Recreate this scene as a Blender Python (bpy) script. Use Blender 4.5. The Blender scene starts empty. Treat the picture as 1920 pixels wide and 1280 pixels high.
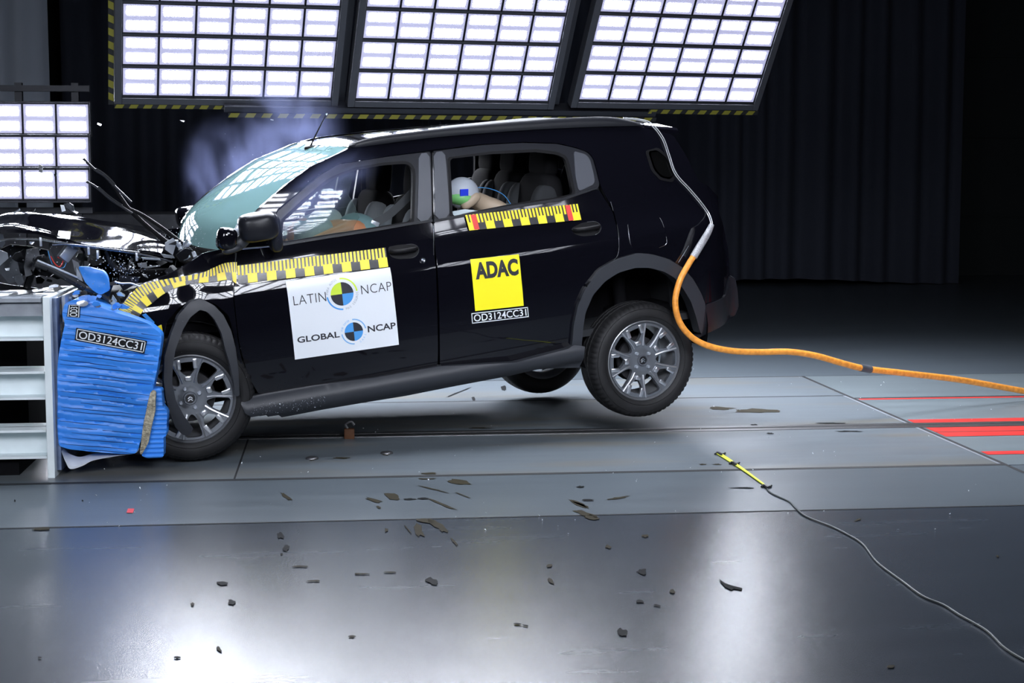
import bpy, bmesh, math, random
from mathutils import Vector, Matrix, Euler, noise
from mathutils.geometry import delaunay_2d_cdt
random.seed(7)
PI = math.pi
SC = bpy.context.scene
COL = SC.collection

# ------------------------------------------------------------------ camera, world, exposure
F = 3000.0; CAM_H = 1.52
PIT = math.atan(312 / F); YAW = math.radians(-6.1)
cd = bpy.data.cameras.new('camera'); cam = bpy.data.objects.new('camera', cd); COL.objects.link(cam)
cd.sensor_width = 36; cd.lens = 36 * F / 1920; cd.clip_end = 200; cd.clip_start = 0.05
cam.location = (0, 0, CAM_H); cam.rotation_euler = (PI / 2 - PIT, 0, YAW)
SC.camera = cam
w = bpy.data.worlds.new('world'); SC.world = w; w.use_nodes = True
w.node_tree.nodes['Background'].inputs[0].default_value = (0.35, 0.45, 0.7, 1)
w.node_tree.nodes['Background'].inputs[1].default_value = 0.004
SC.view_settings.view_transform = 'Standard'; SC.view_settings.look = 'None'
SC.view_settings.exposure = 0.0; SC.view_settings.gamma = 1; SC.view_settings.use_curve_mapping = False
SC.cycles.max_bounces = 8; SC.cycles.glossy_bounces = 4; SC.cycles.transparent_max_bounces = 16
SC.cycles.volume_bounces = 0; SC.cycles.volume_step_rate = 1.5
LED = 128.0          # radiance of the led dots
LED_NEAR = 245.0
LED_OVER = 185.0

# ------------------------------------------------------------------ camera maths used to survey the place
C0 = Vector((0, 0, CAM_H))
FW = Vector((math.sin(-YAW) * math.cos(PIT), math.cos(YAW) * math.cos(PIT), -math.sin(PIT)))
RT = Vector((math.cos(YAW), math.sin(YAW), 0)); UP = RT.cross(FW)
def ray(px, py): return FW + RT * ((px - 960) / F) - UP * ((py - 640) / F)
def at(px, py, D): return C0 + ray(px, py) * D
def fl(px, py, z=0.0):
    d = ray(px, py); return C0 + d * ((z - CAM_H) / d.z)
def aty(px, py, Y):
    d = ray(px, py); return C0 + d * (Y / d.y)
CR = Euler((math.radians(2.0), math.radians(-7.0), math.radians(15.4))).to_matrix()
CT = at(1208, 676, 9.4) - CR @ Vector((2.671, -.86, .20))
CRT = CR.transposed()
def cloc(px, py, y):                      # photo ray -> point on the car's lengthwise plane y
    o = CRT @ (C0 - CT); d = CRT @ ray(px, py)
    return o + d * ((y - o.y) / d.y)
WT = [(.10,.80),(.25,.852),(.40,.882),(.55,.896),(.70,.902),(.82,.899),(.91,.896),(.95,.889),(.99,.873),(1.03,.856),(1.09,.838),(1.16,.822),(1.25,.802),(1.40,.756),(1.52,.712),(1.60,.672),(1.66,.62),(1.75,.54)]
def Wz(z):
    if z <= WT[0][0]: return WT[0][1]
    if z >= WT[-1][0]: return WT[-1][1]
    for i in range(len(WT) - 1):
        if z <= WT[i+1][0]:
            a, b = WT[i], WT[i+1]; t = (z - a[0]) / (b[0] - a[0])
            p = WT[max(i-1,0)]; q = WT[min(i+2,len(WT)-1)]
            m0 = (b[1]-p[1])/(b[0]-p[0])*(b[0]-a[0]); m1 = (q[1]-a[1])/(q[0]-a[0])*(b[0]-a[0])
            return (2*t**3-3*t*t+1)*a[1]+(t**3-2*t*t+t)*m0+(-2*t**3+3*t*t)*b[1]+(t**3-t*t)*m1
def W(x, z):
    v = Wz(z)
    if x > 2.75: v -= min(.24, .30 * (x - 2.75) ** 2 + 1.6 * max(0, x - 3.1) ** 2)
    if x < .25: v -= .10 * (.25 - x) ** 2
    return v
def side(px, py, off=0.0):                # photo ray -> (x,z) on the car's near flank
    y = -.87
    for _ in range(10):
        p = cloc(px, py, y); y = -(W(p.x, p.z) + off)
    return (p.x, p.z)

# ------------------------------------------------------------------ materials
def mat(name, col, rough=.5, metal=0., spec=.5, coat=0., emis=None, bump=0., bscale=50., var=0., vscale=8., alpha=1., trans=0.):
    m = bpy.data.materials.new(name); m.use_nodes = True
    nt = m.node_tree; b = nt.nodes['Principled BSDF']
    b.inputs['Base Color'].default_value = (*col, 1); b.inputs['Roughness'].default_value = rough
    b.inputs['Metallic'].default_value = metal; b.inputs['Specular IOR Level'].default_value = spec
    b.inputs['Coat Weight'].default_value = coat; b.inputs['Coat Roughness'].default_value = .03
    b.inputs['Alpha'].default_value = alpha; b.inputs['Transmission Weight'].default_value = trans
    if emis: b.inputs['Emission Color'].default_value = (*emis[:3], 1); b.inputs['Emission Strength'].default_value = emis[3]
    tc = nt.nodes.new('ShaderNodeTexCoord')
    if bump:
        n = nt.nodes.new('ShaderNodeTexNoise'); n.inputs['Scale'].default_value = bscale; n.inputs['Detail'].default_value = 4
        nt.links.new(tc.outputs['Object'], n.inputs['Vector'])
        bp = nt.nodes.new('ShaderNodeBump'); bp.inputs['Strength'].default_value = bump; bp.inputs['Distance'].default_value = .01
        nt.links.new(n.outputs['Fac'], bp.inputs['Height']); nt.links.new(bp.outputs['Normal'], b.inputs['Normal'])
    if var:
        n = nt.nodes.new('ShaderNodeTexNoise'); n.inputs['Scale'].default_value = vscale; n.inputs['Detail'].default_value = 6
        nt.links.new(tc.outputs['Object'], n.inputs['Vector'])
        r = nt.nodes.new('ShaderNodeValToRGB')
        r.color_ramp.elements[0].position = .3; r.color_ramp.elements[1].position = .7
        r.color_ramp.elements[0].color = (*[max(0, c * (1 - var)) for c in col], 1); r.color_ramp.elements[1].color = (*[min(1, c * (1 + var)) for c in col], 1)
        nt.links.new(n.outputs['Fac'], r.inputs['Fac']); nt.links.new(r.outputs['Color'], b.inputs['Base Color'])
    return m
M = {}
M['paint'] = mat('black_paint', (.0035, .0035, .006), .10, 0, .05, 1.0)
M['pillar'] = mat('satin_pillar_film', (.055, .060, .075), .42)
M['satin'] = mat('satin_black_frame', (.012, .013, .017), .32, 0, .28, bump=.02, bscale=400)
M['clad'] = mat('grey_plastic_cladding', (.026, .029, .036), .48, bump=.06, bscale=500)
M['dark'] = mat('dark_underbody', (.004, .004, .005), .8, 0, .08)
M['rubber'] = mat('tyre_rubber', (.012, .012, .013), .62, 0, .35, bump=.05, bscale=200, var=.25, vscale=12)
M['seal'] = mat('black_rubber_seal', (.006, .006, .007), .5, 0, .12)
M['rim'] = mat('grey_alloy', (.20, .215, .24), .28, .6, bump=.01, bscale=300)
M['rim_br'] = mat('machined_alloy', (.62, .64, .68), .28, .9)
M['rim_bar'] = mat('barrel_alloy', (.30, .31, .33), .35, .7)
M['rim_dk'] = mat('dark_alloy', (.03, .03, .033), .5, .5)
M['chrome'] = mat('bright_chrome', (.8, .82, .85), .12, 1.)
M['steel'] = mat('brake_steel', (.25, .25, .26), .35, .9, bump=.03, bscale=80)
M['white'] = mat('white_vinyl', (.80, .84, .88), .35)
M['yellow'] = mat('yellow_vinyl', (.95, .74, .02), .35)
M['ayellow'] = mat('bright_yellow_vinyl', (.98, .86, .02), .35)
M['black'] = mat('black_vinyl', (.012, .012, .014), .25)
M['ink'] = mat('dark_ink', (.02, .022, .03), .5)
M['red'] = mat('red_vinyl', (.75, .05, .04), .4)
M['logo_blue'] = mat('sky_blue_ink', (.07, .33, .75), .45)
M['logo_green'] = mat('lime_ink', (.62, .82, .05), .45)
M['grey_ink'] = mat('pale_grey_ink', (.35, .38, .42), .5)
M['pale_blue'] = mat('pale_blue_ink', (.22, .48, .80), .5)
M['frame'] = mat('lamp_frame_metal', (.030, .032, .040), .45, .4)
M['frame_grey'] = mat('lamp_frame_grey', (.075, .078, .09), .45, .4)
M['tape_y'] = mat('hazard_yellow', (.26, .24, .02), .45)
M['tape_k'] = mat('hazard_black', (.01, .01, .01), .45)
M['curtain'] = mat('dark_curtain_cloth', (.045, .052, .075), .9, bump=.1, bscale=60)
M['curtain2'] = mat('lightened_curtain_cloth', (.65, .72, .82), .9, bump=.1, bscale=60)  # cloth colour lightened in place of light falling on it
M['wall'] = mat('dark_wall_panels', (.022, .028, .030), .8)
M['concrete'] = mat('painted_block', (.12, .125, .14), .8, bump=.1, bscale=20, var=.2)
M['beam'] = mat('pale_painted_steel', (.80, .88, .90), .45, bump=.04, bscale=60, var=.08, vscale=5)
M['beam_edge'] = mat('scuffed_plate', (.62, .74, .76), .5, bump=.2, bscale=120, var=.18, vscale=40)
M['beam_shade'] = mat('blue_grey_shade_steel', (.16, .21, .33), .35, .3, bump=.05, bscale=40, var=.3, vscale=15)  # shaded side of the pale plate, its shade put into the colour
M['tray'] = mat('galvanised_bracket', (.33, .36, .40), .35, .6, var=.2, vscale=10)
M['bluewrap'] = mat('blue_barrier_film', (.04, .25, .80), .42, coat=.0, bump=.10, bscale=14, var=.16, vscale=4)
M['fold_shade'] = mat('dark_blue_fold_shade', (.006, .03, .14), .6)  # shade of the film creases, put into a dark blue
M['whitesheet'] = mat('white_back_sheet', (.68, .72, .78), .4)
M['honey'] = mat('crushed_honeycomb', (.42, .38, .28), .5, .4, bump=.8, bscale=120, var=.4, vscale=60)
M['orange'] = mat('orange_hose_rubber', (.90, .33, .05), .42, bump=.05, bscale=60, var=.22, vscale=40)
M['braid'] = mat('silver_braid', (.55, .56, .58), .35, .7, bump=.9, bscale=260, var=.4, vscale=200)
M['wire'] = mat('silver_wire', (.62, .64, .66), .35, .5)
M['cable'] = mat('grey_cable_sheath', (.045, .055, .055), .5)
M['strap'] = mat('yellow_green_strap', (.72, .80, .05), .6)
M['plastic'] = mat('broken_grey_plastic', (.075, .082, .095), .45, bump=.1, bscale=60, var=.25, vscale=20)
M['plastic_dk'] = mat('broken_black_plastic', (.018, .019, .022), .35, bump=.1, bscale=60)
M['lightmetal'] = mat('torn_light_metal', (.5, .54, .6), .3, .5)
M['seat'] = mat('dark_seat_fabric', (.008, .008, .009), .9, 0, .1, bump=.1, bscale=200)
M['seat_lt'] = mat('light_seat_fabric', (.22, .24, .26), .85, bump=.1, bscale=200)
M['belt'] = mat('seat_belt_webbing', (.05, .055, .06), .6)
M['trim'] = mat('grey_cabin_trim', (.025, .027, .03), .8, 0, .2)
M['skin'] = mat('dummy_tan_vinyl', (.42, .33, .24), .5, var=.1)
M['skin2'] = mat('dummy_brown_vinyl', (.46, .20, .10), .5, var=.1)
M['helmet'] = mat('dummy_grey_skull', (.42, .46, .52), .35)
M['green'] = mat('green_face_paint', (.18, .50, .16), .4)
M['bluesq'] = mat('blue_marker_sticker', (.02, .05, .70), .4)
M['shirt'] = mat('teal_cotton_shirt', (.12, .21, .22), .9, bump=.1, bscale=100)
M['airbag'] = mat('white_airbag_fabric', (.30, .33, .33), .85, bump=.1, bscale=60)
M['seam'] = mat('dark_floor_seam', (.012, .013, .015), .7)
M['redstripe'] = mat('red_floor_paint', (.62, .03, .025), .45, var=.15, vscale=6)
M['rust'] = mat('rusty_orange_steel', (.12, .045, .015), .7)
M['stain'] = mat('dark_scuff', (.035, .030, .018), .7, 0, .1)
M['stainb'] = mat('black_scuff', (.006, .007, .008), .7, 0, .1)

def glass(name, tint, body, bodyamt, rough=0.0, ior=1.5):
    m = bpy.data.materials.new(name); m.use_nodes = True; nt = m.node_tree; nt.nodes.clear()
    out = nt.nodes.new('ShaderNodeOutputMaterial'); tr = nt.nodes.new('ShaderNodeBsdfTransparent'); tr.inputs[0].default_value = (*tint, 1)
    df = nt.nodes.new('ShaderNodeBsdfDiffuse'); df.inputs[0].default_value = (*body, 1)
    gl = nt.nodes.new('ShaderNodeBsdfGlossy'); gl.inputs[1].default_value = rough
    fr = nt.nodes.new('ShaderNodeFresnel'); fr.inputs[0].default_value = ior
    m1 = nt.nodes.new('ShaderNodeMixShader'); m1.inputs[0].default_value = bodyamt
    m2 = nt.nodes.new('ShaderNodeMixShader')
    nt.links.new(tr.outputs[0], m1.inputs[1]); nt.links.new(df.outputs[0], m1.inputs[2])
    nt.links.new(fr.outputs[0], m2.inputs[0]); nt.links.new(m1.outputs[0], m2.inputs[1]); nt.links.new(gl.outputs[0], m2.inputs[2])
    nt.links.new(m2.outputs[0], out.inputs[0]); return m
M['glass'] = glass('door_glass', (.86, .92, .9), (.4, .5, .5), .03)
M['tint'] = glass('dark_tinted_glass', (.12, .16, .16), (.01, .01, .01), .3)
M['wind'] = glass('teal_windscreen_glass', (.45, .68, .66), (.34, .60, .60), .50, .004)  # see-through teal tint mixed with half flat teal body
M['shard'] = glass('glass_shard', (.8, .9, .9), (.7, .8, .85), .35, .05)

def led_material(name, strength, beam):
    m = bpy.data.materials.new(name); m.use_nodes = True; nt = m.node_tree; nt.nodes.clear()
    N = nt.nodes.new; L = nt.links.new
    out = N('ShaderNodeOutputMaterial'); em = N('ShaderNodeEmission'); em.inputs[0].default_value = (.86, .90, 1, 1)
    uv = N('ShaderNodeUVMap'); sp = N('ShaderNodeSeparateXYZ'); L(uv.outputs[0], sp.inputs[0])
    def mth(op, a, b=None, c=None):
        n = N('ShaderNodeMath'); n.operation = op
        for i, v in enumerate((a, b, c)):
            if v is None: continue
            if isinstance(v, (int, float)): n.inputs[i].default_value = v
            else: L(v, n.inputs[i])
        return n.outputs[0]
    u, v = sp.outputs[0], sp.outputs[1]
    row = mth('FLOOR', v); off = mth('MULTIPLY', mth('MODULO', row, 2), .5)
    fu = mth('SUBTRACT', mth('FRACT', mth('ADD', u, off)), .5); fv = mth('SUBTRACT', mth('FRACT', v), .5)
    d = mth('SQRT', mth('ADD', mth('MULTIPLY', fu, fu), mth('MULTIPLY', fv, fv)))
    mr = N('ShaderNodeMapRange'); mr.inputs[1].default_value = .22; mr.inputs[2].default_value = .46
    mr.inputs[3].default_value = strength; mr.inputs[4].default_value = .55; L(d, mr.inputs[0])
    geo = N('ShaderNodeNewGeometry'); dt = N('ShaderNodeVectorMath'); dt.operation = 'DOT_PRODUCT'; L(geo.outputs['Normal'], dt.inputs[0]); L(geo.outputs['Incoming'], dt.inputs[1])
    bf = mth('ADD', mth('MULTIPLY', mth('POWER', mth('ABSOLUTE', dt.outputs['Value']), beam), .92), .08)      # the lenses throw a beam
    L(mth('MULTIPLY', mr.outputs[0], bf), em.inputs[1]); L(em.outputs[0], out.inputs[0]); return m
M['led'] = led_material('led_dots', LED, 1.0); M['led_near'] = led_material('led_dots_soft', LED_NEAR, 18.0)
M['led_over'] = led_material('led_dots_overhead', LED_OVER, 8.0)
M['led_tray_glow'] = mat('lamp_tray_glow', (.5, .5, .6), .4, emis=(.55, .55, .85, .55))  # tray lit by its dots; the lavender glow is painted as emission

def floor_material(name, col, rough, stain=0., scale=1.0):
    m = bpy.data.materials.new(name); m.use_nodes = True; nt = m.node_tree; b = nt.nodes['Principled BSDF']
    N = nt.nodes.new; L = nt.links.new
    tc = N('ShaderNodeTexCoord'); mp = N('ShaderNodeMapping'); mp.inputs['Scale'].default_value = (.35, 2.2, 1); L(tc.outputs['Object'], mp.inputs['Vector'])
    n1 = N('ShaderNodeTexNoise'); n1.inputs['Scale'].default_value = 3.0 * scale; n1.inputs['Detail'].default_value = 8; L(mp.outputs[0], n1.inputs['Vector'])
    r = N('ShaderNodeValToRGB'); r.color_ramp.elements[0].position = .3; r.color_ramp.elements[1].position = .72
    r.color_ramp.elements[0].color = (*[c * .88 for c in col], 1); r.color_ramp.elements[1].color = (*[c * 1.09 for c in col], 1)
    L(n1.outputs['Fac'], r.inputs['Fac']); last = r.outputs['Color']
    if stain:
        n2 = N('ShaderNodeTexNoise'); n2.inputs['Scale'].default_value = 1.6; n2.inputs['Detail'].default_value = 5; L(mp.outputs[0], n2.inputs['Vector'])
        r2 = N('ShaderNodeValToRGB'); r2.color_ramp.elements[0].position = .5; r2.color_ramp.elements[0].color = (0, 0, 0, 1); r2.color_ramp.elements[1].position = .7; r2.color_ramp.elements[1].color = (stain, stain, stain, 1)
        L(n2.outputs['Fac'], r2.inputs['Fac'])
        mx = N('ShaderNodeMix'); mx.data_type = 'RGBA'; L(r2.outputs['Color'], mx.inputs[0]); L(last, mx.inputs[6]); mx.inputs[7].default_value = (.20, .16, .09, 1); last = mx.outputs[2]
    L(last, b.inputs['Base Color'])
    rr = N('ShaderNodeMapRange'); rr.inputs[3].default_value = rough * .95; rr.inputs[4].default_value = rough * 1.05; L(n1.outputs['Fac'], rr.inputs[0]); L(rr.outputs[0], b.inputs['Roughness'])
    n3 = N('ShaderNodeTexNoise'); n3.inputs['Scale'].default_value = 140; n3.inputs['Detail'].default_value = 3; L(tc.outputs['Object'], n3.inputs['Vector'])
    bp = N('ShaderNodeBump'); bp.inputs['Strength'].default_value = .16; bp.inputs['Distance'].default_value = .004; L(n3.outputs['Fac'], bp.inputs['Height']); L(bp.outputs['Normal'], b.inputs['Normal'])
    b.inputs['Specular IOR Level'].default_value = .5
    return m
M['floor'] = floor_material('painted_grey_floor', (.042, .053, .068), .27)
M['plate'] = floor_material('worn_floor_plate', (.14, .165, .185), .34, .55, 2.)
M['plate2'] = floor_material('light_grey_lane', (.15, .18, .195), .36)
M['lane'] = floor_material('matt_grey_lane', (.10, .122, .14), .33)

# ------------------------------------------------------------------ mesh helpers
def link(name, me, m, parent=None, smooth=True, sharp=None):
    o = bpy.data.objects.new(name, me); COL.objects.link(o)
    for k in (m if isinstance(m, (list, tuple)) else [m]): me.materials.append(M[k] if isinstance(k, str) else k)
    if smooth:
        me.polygons.foreach_set('use_smooth', [True] * len(me.polygons))
        if sharp: me.set_sharp_from_angle(angle=math.radians(sharp))
    if parent: o.parent = parent
    return o
def obj(name, bm, m, parent=None, smooth=True, sharp=35):
    me = bpy.data.meshes.new(name); bmesh.ops.recalc_face_normals(bm, faces=bm.faces); bm.to_mesh(me); bm.free()
    return link(name, me, m, parent, smooth, sharp)
def raw(name, vs, fs, m, parent=None, smooth=True, sharp=35):
    me = bpy.data.meshes.new(name); me.from_pydata([tuple(v) for v in vs], [], fs); me.update()
    return link(name, me, m, parent, smooth, sharp)
def tag(o, label=None, cat=None, group=None, kind=None):
    if label: o['label'] = label
    if cat: o['category'] = cat
    if group: o['group'] = group
    if kind: o['kind'] = kind
    return o
def empty(name, loc=(0, 0, 0), rot=(0, 0, 0)):
    o = bpy.data.objects.new(name, None); o.empty_display_size = .1; COL.objects.link(o); o.location = loc; o.rotation_euler = rot; return o
def box(bm, c, s, rot=None, bev=0.):
    r = bmesh.ops.create_cube(bm, size=1); vs = r['verts']
    for v in vs: v.co = Vector((v.co.x * s[0], v.co.y * s[1], v.co.z * s[2]))
    if bev:
        es = list({e for v in vs for e in v.link_edges})
        rr = bmesh.ops.bevel(bm, geom=es, offset=bev, segments=2, affect='EDGES', profile=.5); vs = list({v for f in rr['faces'] for v in f.verts} | {v for v in vs if v.is_valid})
    mt = (rot if isinstance(rot, Matrix) else Euler(rot).to_matrix()) if rot is not None else Matrix.Identity(3)
    for v in vs: v.co = mt @ v.co + Vector(c)
    return vs
def catmull(pts, n=8, closed=False):
    pts = [Vector(p) for p in pts]; out = []; N = len(pts)
    for i in range(N if closed else N - 1):
        if closed: p0, p1, p2, p3 = pts[i-1], pts[i], pts[(i+1) % N], pts[(i+2) % N]
        else: p0, p1, p2, p3 = pts[max(i-1,0)], pts[i], pts[i+1], pts[min(i+2,N-1)]
        for k in range(n):
            t = k / n; out.append(.5 * ((2*p1) + (p2-p0)*t + (2*p0-5*p1+4*p2-p3)*t*t + (3*p1-p0-3*p2+p3)*t**3))
    if not closed: out.append(pts[-1])
    return out
def tube(bm, pts, r, seg=10, n=8, sm=True, cap=True):
    P = catmull(pts, n) if sm and len(pts) > 2 else [Vector(p) for p in pts]
    rings = []; up = Vector((0, 0, 1)); 
    t0 = (P[1] - P[0]).normalized(); nrm = t0.cross(up if abs(t0.z) < .9 else Vector((1, 0, 0))).normalized()
    for i, p in enumerate(P):
        t = (P[min(i+1, len(P)-1)] - P[max(i-1, 0)]).normalized()
        nrm = (nrm - t * nrm.dot(t)).normalized(); bi = t.cross(nrm)
        rr = r(i / (len(P) - 1)) if callable(r) else r
        rings.append([bm.verts.new(p + (nrm * math.cos(a) + bi * math.sin(a)) * rr) for a in [2*PI*k/seg for k in range(seg)]])
    for a, b in zip(rings, rings[1:]):
        for k in range(seg): bm.faces.new((a[k], a[(k+1) % seg], b[(k+1) % seg], b[k]))
    if cap: bm.faces.new(rings[0][::-1]); bm.faces.new(rings[-1])
def lathe(bm, prof, seg=48, close=False, fn=None):      # profile (y, r) turned about the y axis
    rings = []
    for k in range(seg):
        a = 2 * PI * k / seg; ring = []
        for j, (y, r) in enumerate(prof):
            if fn: r = fn(j, k, r)
            ring.append(bm.verts.new((r * math.cos(a), y, r * math.sin(a))))
        rings.append(ring)
    n = len(prof)
    for k in range(seg):
        A, B = rings[k], rings[(k+1) % seg]
        for j in range(n if close else n - 1): bm.faces.new((A[j], A[(j+1) % n], B[(j+1) % n], B[j]))
def blob(bm, c, r, e=(.6, .6), rot=None, nu=24, nv=14):  # superellipsoid
    mt = Euler(rot).to_matrix() if rot else Matrix.Identity(3)
    sg = lambda v, p: math.copysign(abs(v) ** p, v)
    rows = []
    for j in range(nv + 1):
        v = -PI/2 + PI * j / nv; row = []
        for i in range(nu):
            u = 2 * PI * i / nu
            q = Vector((r[0]*sg(math.cos(v), e[0])*sg(math.cos(u), e[1]), r[1]*sg(math.cos(v), e[0])*sg(math.sin(u), e[1]), r[2]*sg(math.sin(v), e[0])))
            row.append(bm.verts.new(mt @ q + Vector(c)))
        rows.append(row)
    for j in range(nv):
        for i in range(nu): bm.faces.new((rows[j][i], rows[j][(i+1) % nu], rows[j+1][(i+1) % nu], rows[j+1][i]))
    bmesh.ops.remove_doubles(bm, verts=rows[0] + rows[-1], dist=1e-5)
def inpoly(p, poly):
    c = False; x, y = p
    for i in range(len(poly)):
        a, b = poly[i-1], poly[i]
        if (a[1] > y) != (b[1] > y) and x < (b[0]-a[0]) * (y-a[1]) / (b[1]-a[1]) + a[0]: c = not c
    return c
def roundpoly(P, maxl=.10, it=2):
    Q = []
    for i in range(len(P)):
        a, b = Vector(P[i]), Vector(P[(i+1) % len(P)]); n = max(1, int(math.ceil((b-a).length / maxl)))
        for k in range(n): Q.append(a.lerp(b, k / n))
    for _ in range(it):
        R = []
        for i in range(len(Q)):
            a, b = Q[i], Q[(i+1) % len(Q)]; R += [a.lerp(b, .25), a.lerp(b, .75)]
        Q = R
    return [(q.x, q.y) for q in Q]
def inset(P, d):
    A = sum(P[i-1][0]*P[i][1] - P[i][0]*P[i-1][1] for i in range(len(P)))
    s = 1 if A > 0 else -1; out = []
    for i in range(len(P)):
        t = Vector(P[(i+1) % len(P)]) - Vector(P[i-1]); 
        if t.length < 1e-7: out.append(P[i]); continue
        t.normalize(); out.append((P[i][0] - t.y * d * s, P[i][1] + t.x * d * s))
    return out
def fill(P, holes=(), step=.05):
    vs = [Vector(p) for p in P]; es = [(i, (i+1) % len(P)) for i in range(len(P))]
    for h in holes:
        b = len(vs); vs += [Vector(p) for p in h]; es += [(b+i, b+(i+1) % len(h)) for i in range(len(h))]
    bd = list(vs)
    x0, x1 = min(p[0] for p in P), max(p[0] for p in P); y0, y1 = min(p[1] for p in P), max(p[1] for p in P)
    i0 = int(math.floor(x0/step)); j0 = int(math.floor(y0/step))
    for i in range(i0, int(x1/step)+2):
        for j in range(j0, int(y1/step)+2):
            q = Vector((i*step, j*step))
            if inpoly(q, P) and not any(inpoly(q, h) for h in holes) and min((q-b).length_squared for b in bd) > (step*.35)**2: vs.append(q)
    r = delaunay_2d_cdt(vs, es, [], 0, 1e-6)
    ov, fs = r[0], []
    for f in r[2]:
        c = sum((ov[k] for k in f), Vector((0, 0))) / len(f)
        if inpoly(c, P) and not any(inpoly(c, h) for h in holes): fs.append(f)
    return ov, fs
def sheet(name, P, holes, fn, m, parent, thick=.02, step=.05, sm=True, sharp=40):
    """fill the outline P (2D) and raise it with fn(a,b,inner) -> 3D; gives a closed shell"""
    ov, fs = fill(P, holes, step); n = len(ov)
    vs = [fn(p[0], p[1], 0.0) for p in ov]; faces = [tuple(f) for f in fs]
    if thick:
        vs += [fn(p[0], p[1], thick) for p in ov]
        cnt = {}
        for f in fs:
            for k in range(len(f)):
                a, b = f[k], f[(k+1) % len(f)]; cnt[(a, b)] = 1
        bnd = [(a, b) for (a, b) in cnt if (b, a) not in cnt]
        faces += [tuple(i + n for i in f[::-1]) for f in fs] + [(b, a, a + n, b + n) for a, b in bnd]
    bm = bmesh.new(); bv = [bm.verts.new(v) for v in vs]
    for f in faces:
        try: bm.faces.new([bv[i] for i in f])
        except ValueError: pass
    loose = [v for v in bm.verts if not v.link_faces]
    for v in loose: bm.verts.remove(v)
    return obj(name, bm, m, parent, sm, sharp)
_tc = {}
def text2d(s, spacing=1.0, offset=0.0):
    cu = bpy.data.curves.new('t', 'FONT'); cu.body = s; cu.size = 1; cu.space_character = spacing; cu.offset = offset; cu.resolution_u = 4
    o = bpy.data.objects.new('t', cu); COL.objects.link(o)
    dg = bpy.context.evaluated_depsgraph_get(); me = bpy.data.meshes.new_from_object(o.evaluated_get(dg))
    vs = [v.co.copy() for v in me.vertices]; fs = [tuple(p.vertices) for p in me.polygons]
    bpy.data.objects.remove(o); bpy.data.curves.remove(cu); bpy.data.meshes.remove(me)
    x0, x1 = min(v.x for v in vs), max(v.x for v in vs); y0, y1 = min(v.y for v in vs), max(v.y for v in vs)
    return [((v.x-x0)/(x1-x0), (v.y-y0)/(y1-y0)) for v in vs], fs, (x1-x0)/(y1-y0)
def lettering(s, fn, u0, u1, v0, v1, m, parent, spacing=1., offset=0., skew=None):
    """text in the rectangle u0..u1, v0(top)..v1(bottom) of a sheet given by fn(u,v)"""
    vs, fs, _ = text2d(s, spacing, offset)
    return raw('lettering', [fn(u0 + a * (u1-u0), v1 + b * (v0-v1)) for a, b in vs], fs, m, parent, False)
def shape2d(name, pts, faces, fn, m, parent): return raw(name, [fn(*p) for p in pts], faces, m, parent, False)

# ------------------------------------------------------------------ the hall
def struct(name, bm, m, parent=None, **k):
    o = obj(name, bm, m, parent, **k)
    if not parent: o['kind'] = 'structure'
    return o
bm = bmesh.new(); bmesh.ops.create_grid(bm, x_segments=8, y_segments=8, size=1)
for v in bm.verts: v.co = Vector((v.co.x * 21 + 3, v.co.y * 17.5 + 7, 0))
floor = struct('floor', bm, 'floor', smooth=False)
def strip(name, x0, x1, y0, y1, m, z=.001, h=.0):
    bm = bmesh.new()
    if h: box(bm, ((x0+x1)/2, (y0+y1)/2, z + h/2), (x1-x0, y1-y0, h))
    else: bm.faces.new([bm.verts.new(p) for p in ((x0, y0, z), (x1, y0, z), (x1, y1, z), (x0, y1, z))])
    return obj(name, bm, m, floor, False)
strip('floor_lane', -8, 16, 7.0, 7.985, 'lane', .001)
strip('floor_lane', 3.485, 16, 8.0, 11.75, 'plate2', .001)
strip('floor_lane', -8, 16, 11.76, 23.5, 'lane', .0008)
strip('floor_plate', -6, 3.46, 8.03, 9.25, 'plate', .0015)
strip('floor_plate', -6, 3.46, 9.42, 10.66, 'plate', .0015)
strip('floor_plate', -6, 3.46, 10.69, 11.73, 'plate', .0015)
strip('floor_seam', -8, 3.48, 7.985, 8.03, 'seam', .002)
strip('floor_seam', -8, 16, 6.985, 7.00, 'seam', .002)
strip('floor_seam', -6, 3.48, 10.655, 10.68, 'seam', .002)
strip('floor_seam', -6, 3.48, 11.73, 11.75, 'seam', .002)
strip('floor_seam', 3.46, 3.485, 7.75, 11.75, 'seam', .0025)
strip('floor_seam', -.55, -.54, 8.03, 9.25, 'seam', .002)
strip('floor_seam', 3.485, 16, 10.52, 10.56, 'seam', .002)
strip('guide_rail', -6, 16, 9.25, 9.31, 'steel', .002, .003)
strip('guide_rail', -6, 16, 9.36, 9.42, 'steel', .002, .003)
strip('rail_groove', -6, 16, 9.31, 9.36, 'seam', .003)
strip('red_stripe', 3.50, 16, 10.46, 10.51, 'redstripe', .002)
strip('red_stripe', 3.50, 16, 9.43, 9.56, 'redstripe', .003)
strip('red_stripe', 3.50, 16, 8.91, 9.24, 'redstripe', .003)
strip('red_stripe', 3.50, 16, 8.30, 8.40, 'redstripe', .003)
strip('edge_trim', 3.440, 3.458, 8.03, 9.25, 'lightmetal', .003)
strip('edge_trim', 3.440, 3.458, 9.42, 10.66, 'lightmetal', .003)
strip('floor_seam', 3.50, 16, 9.06, 9.075, 'seam', .004)
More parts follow.
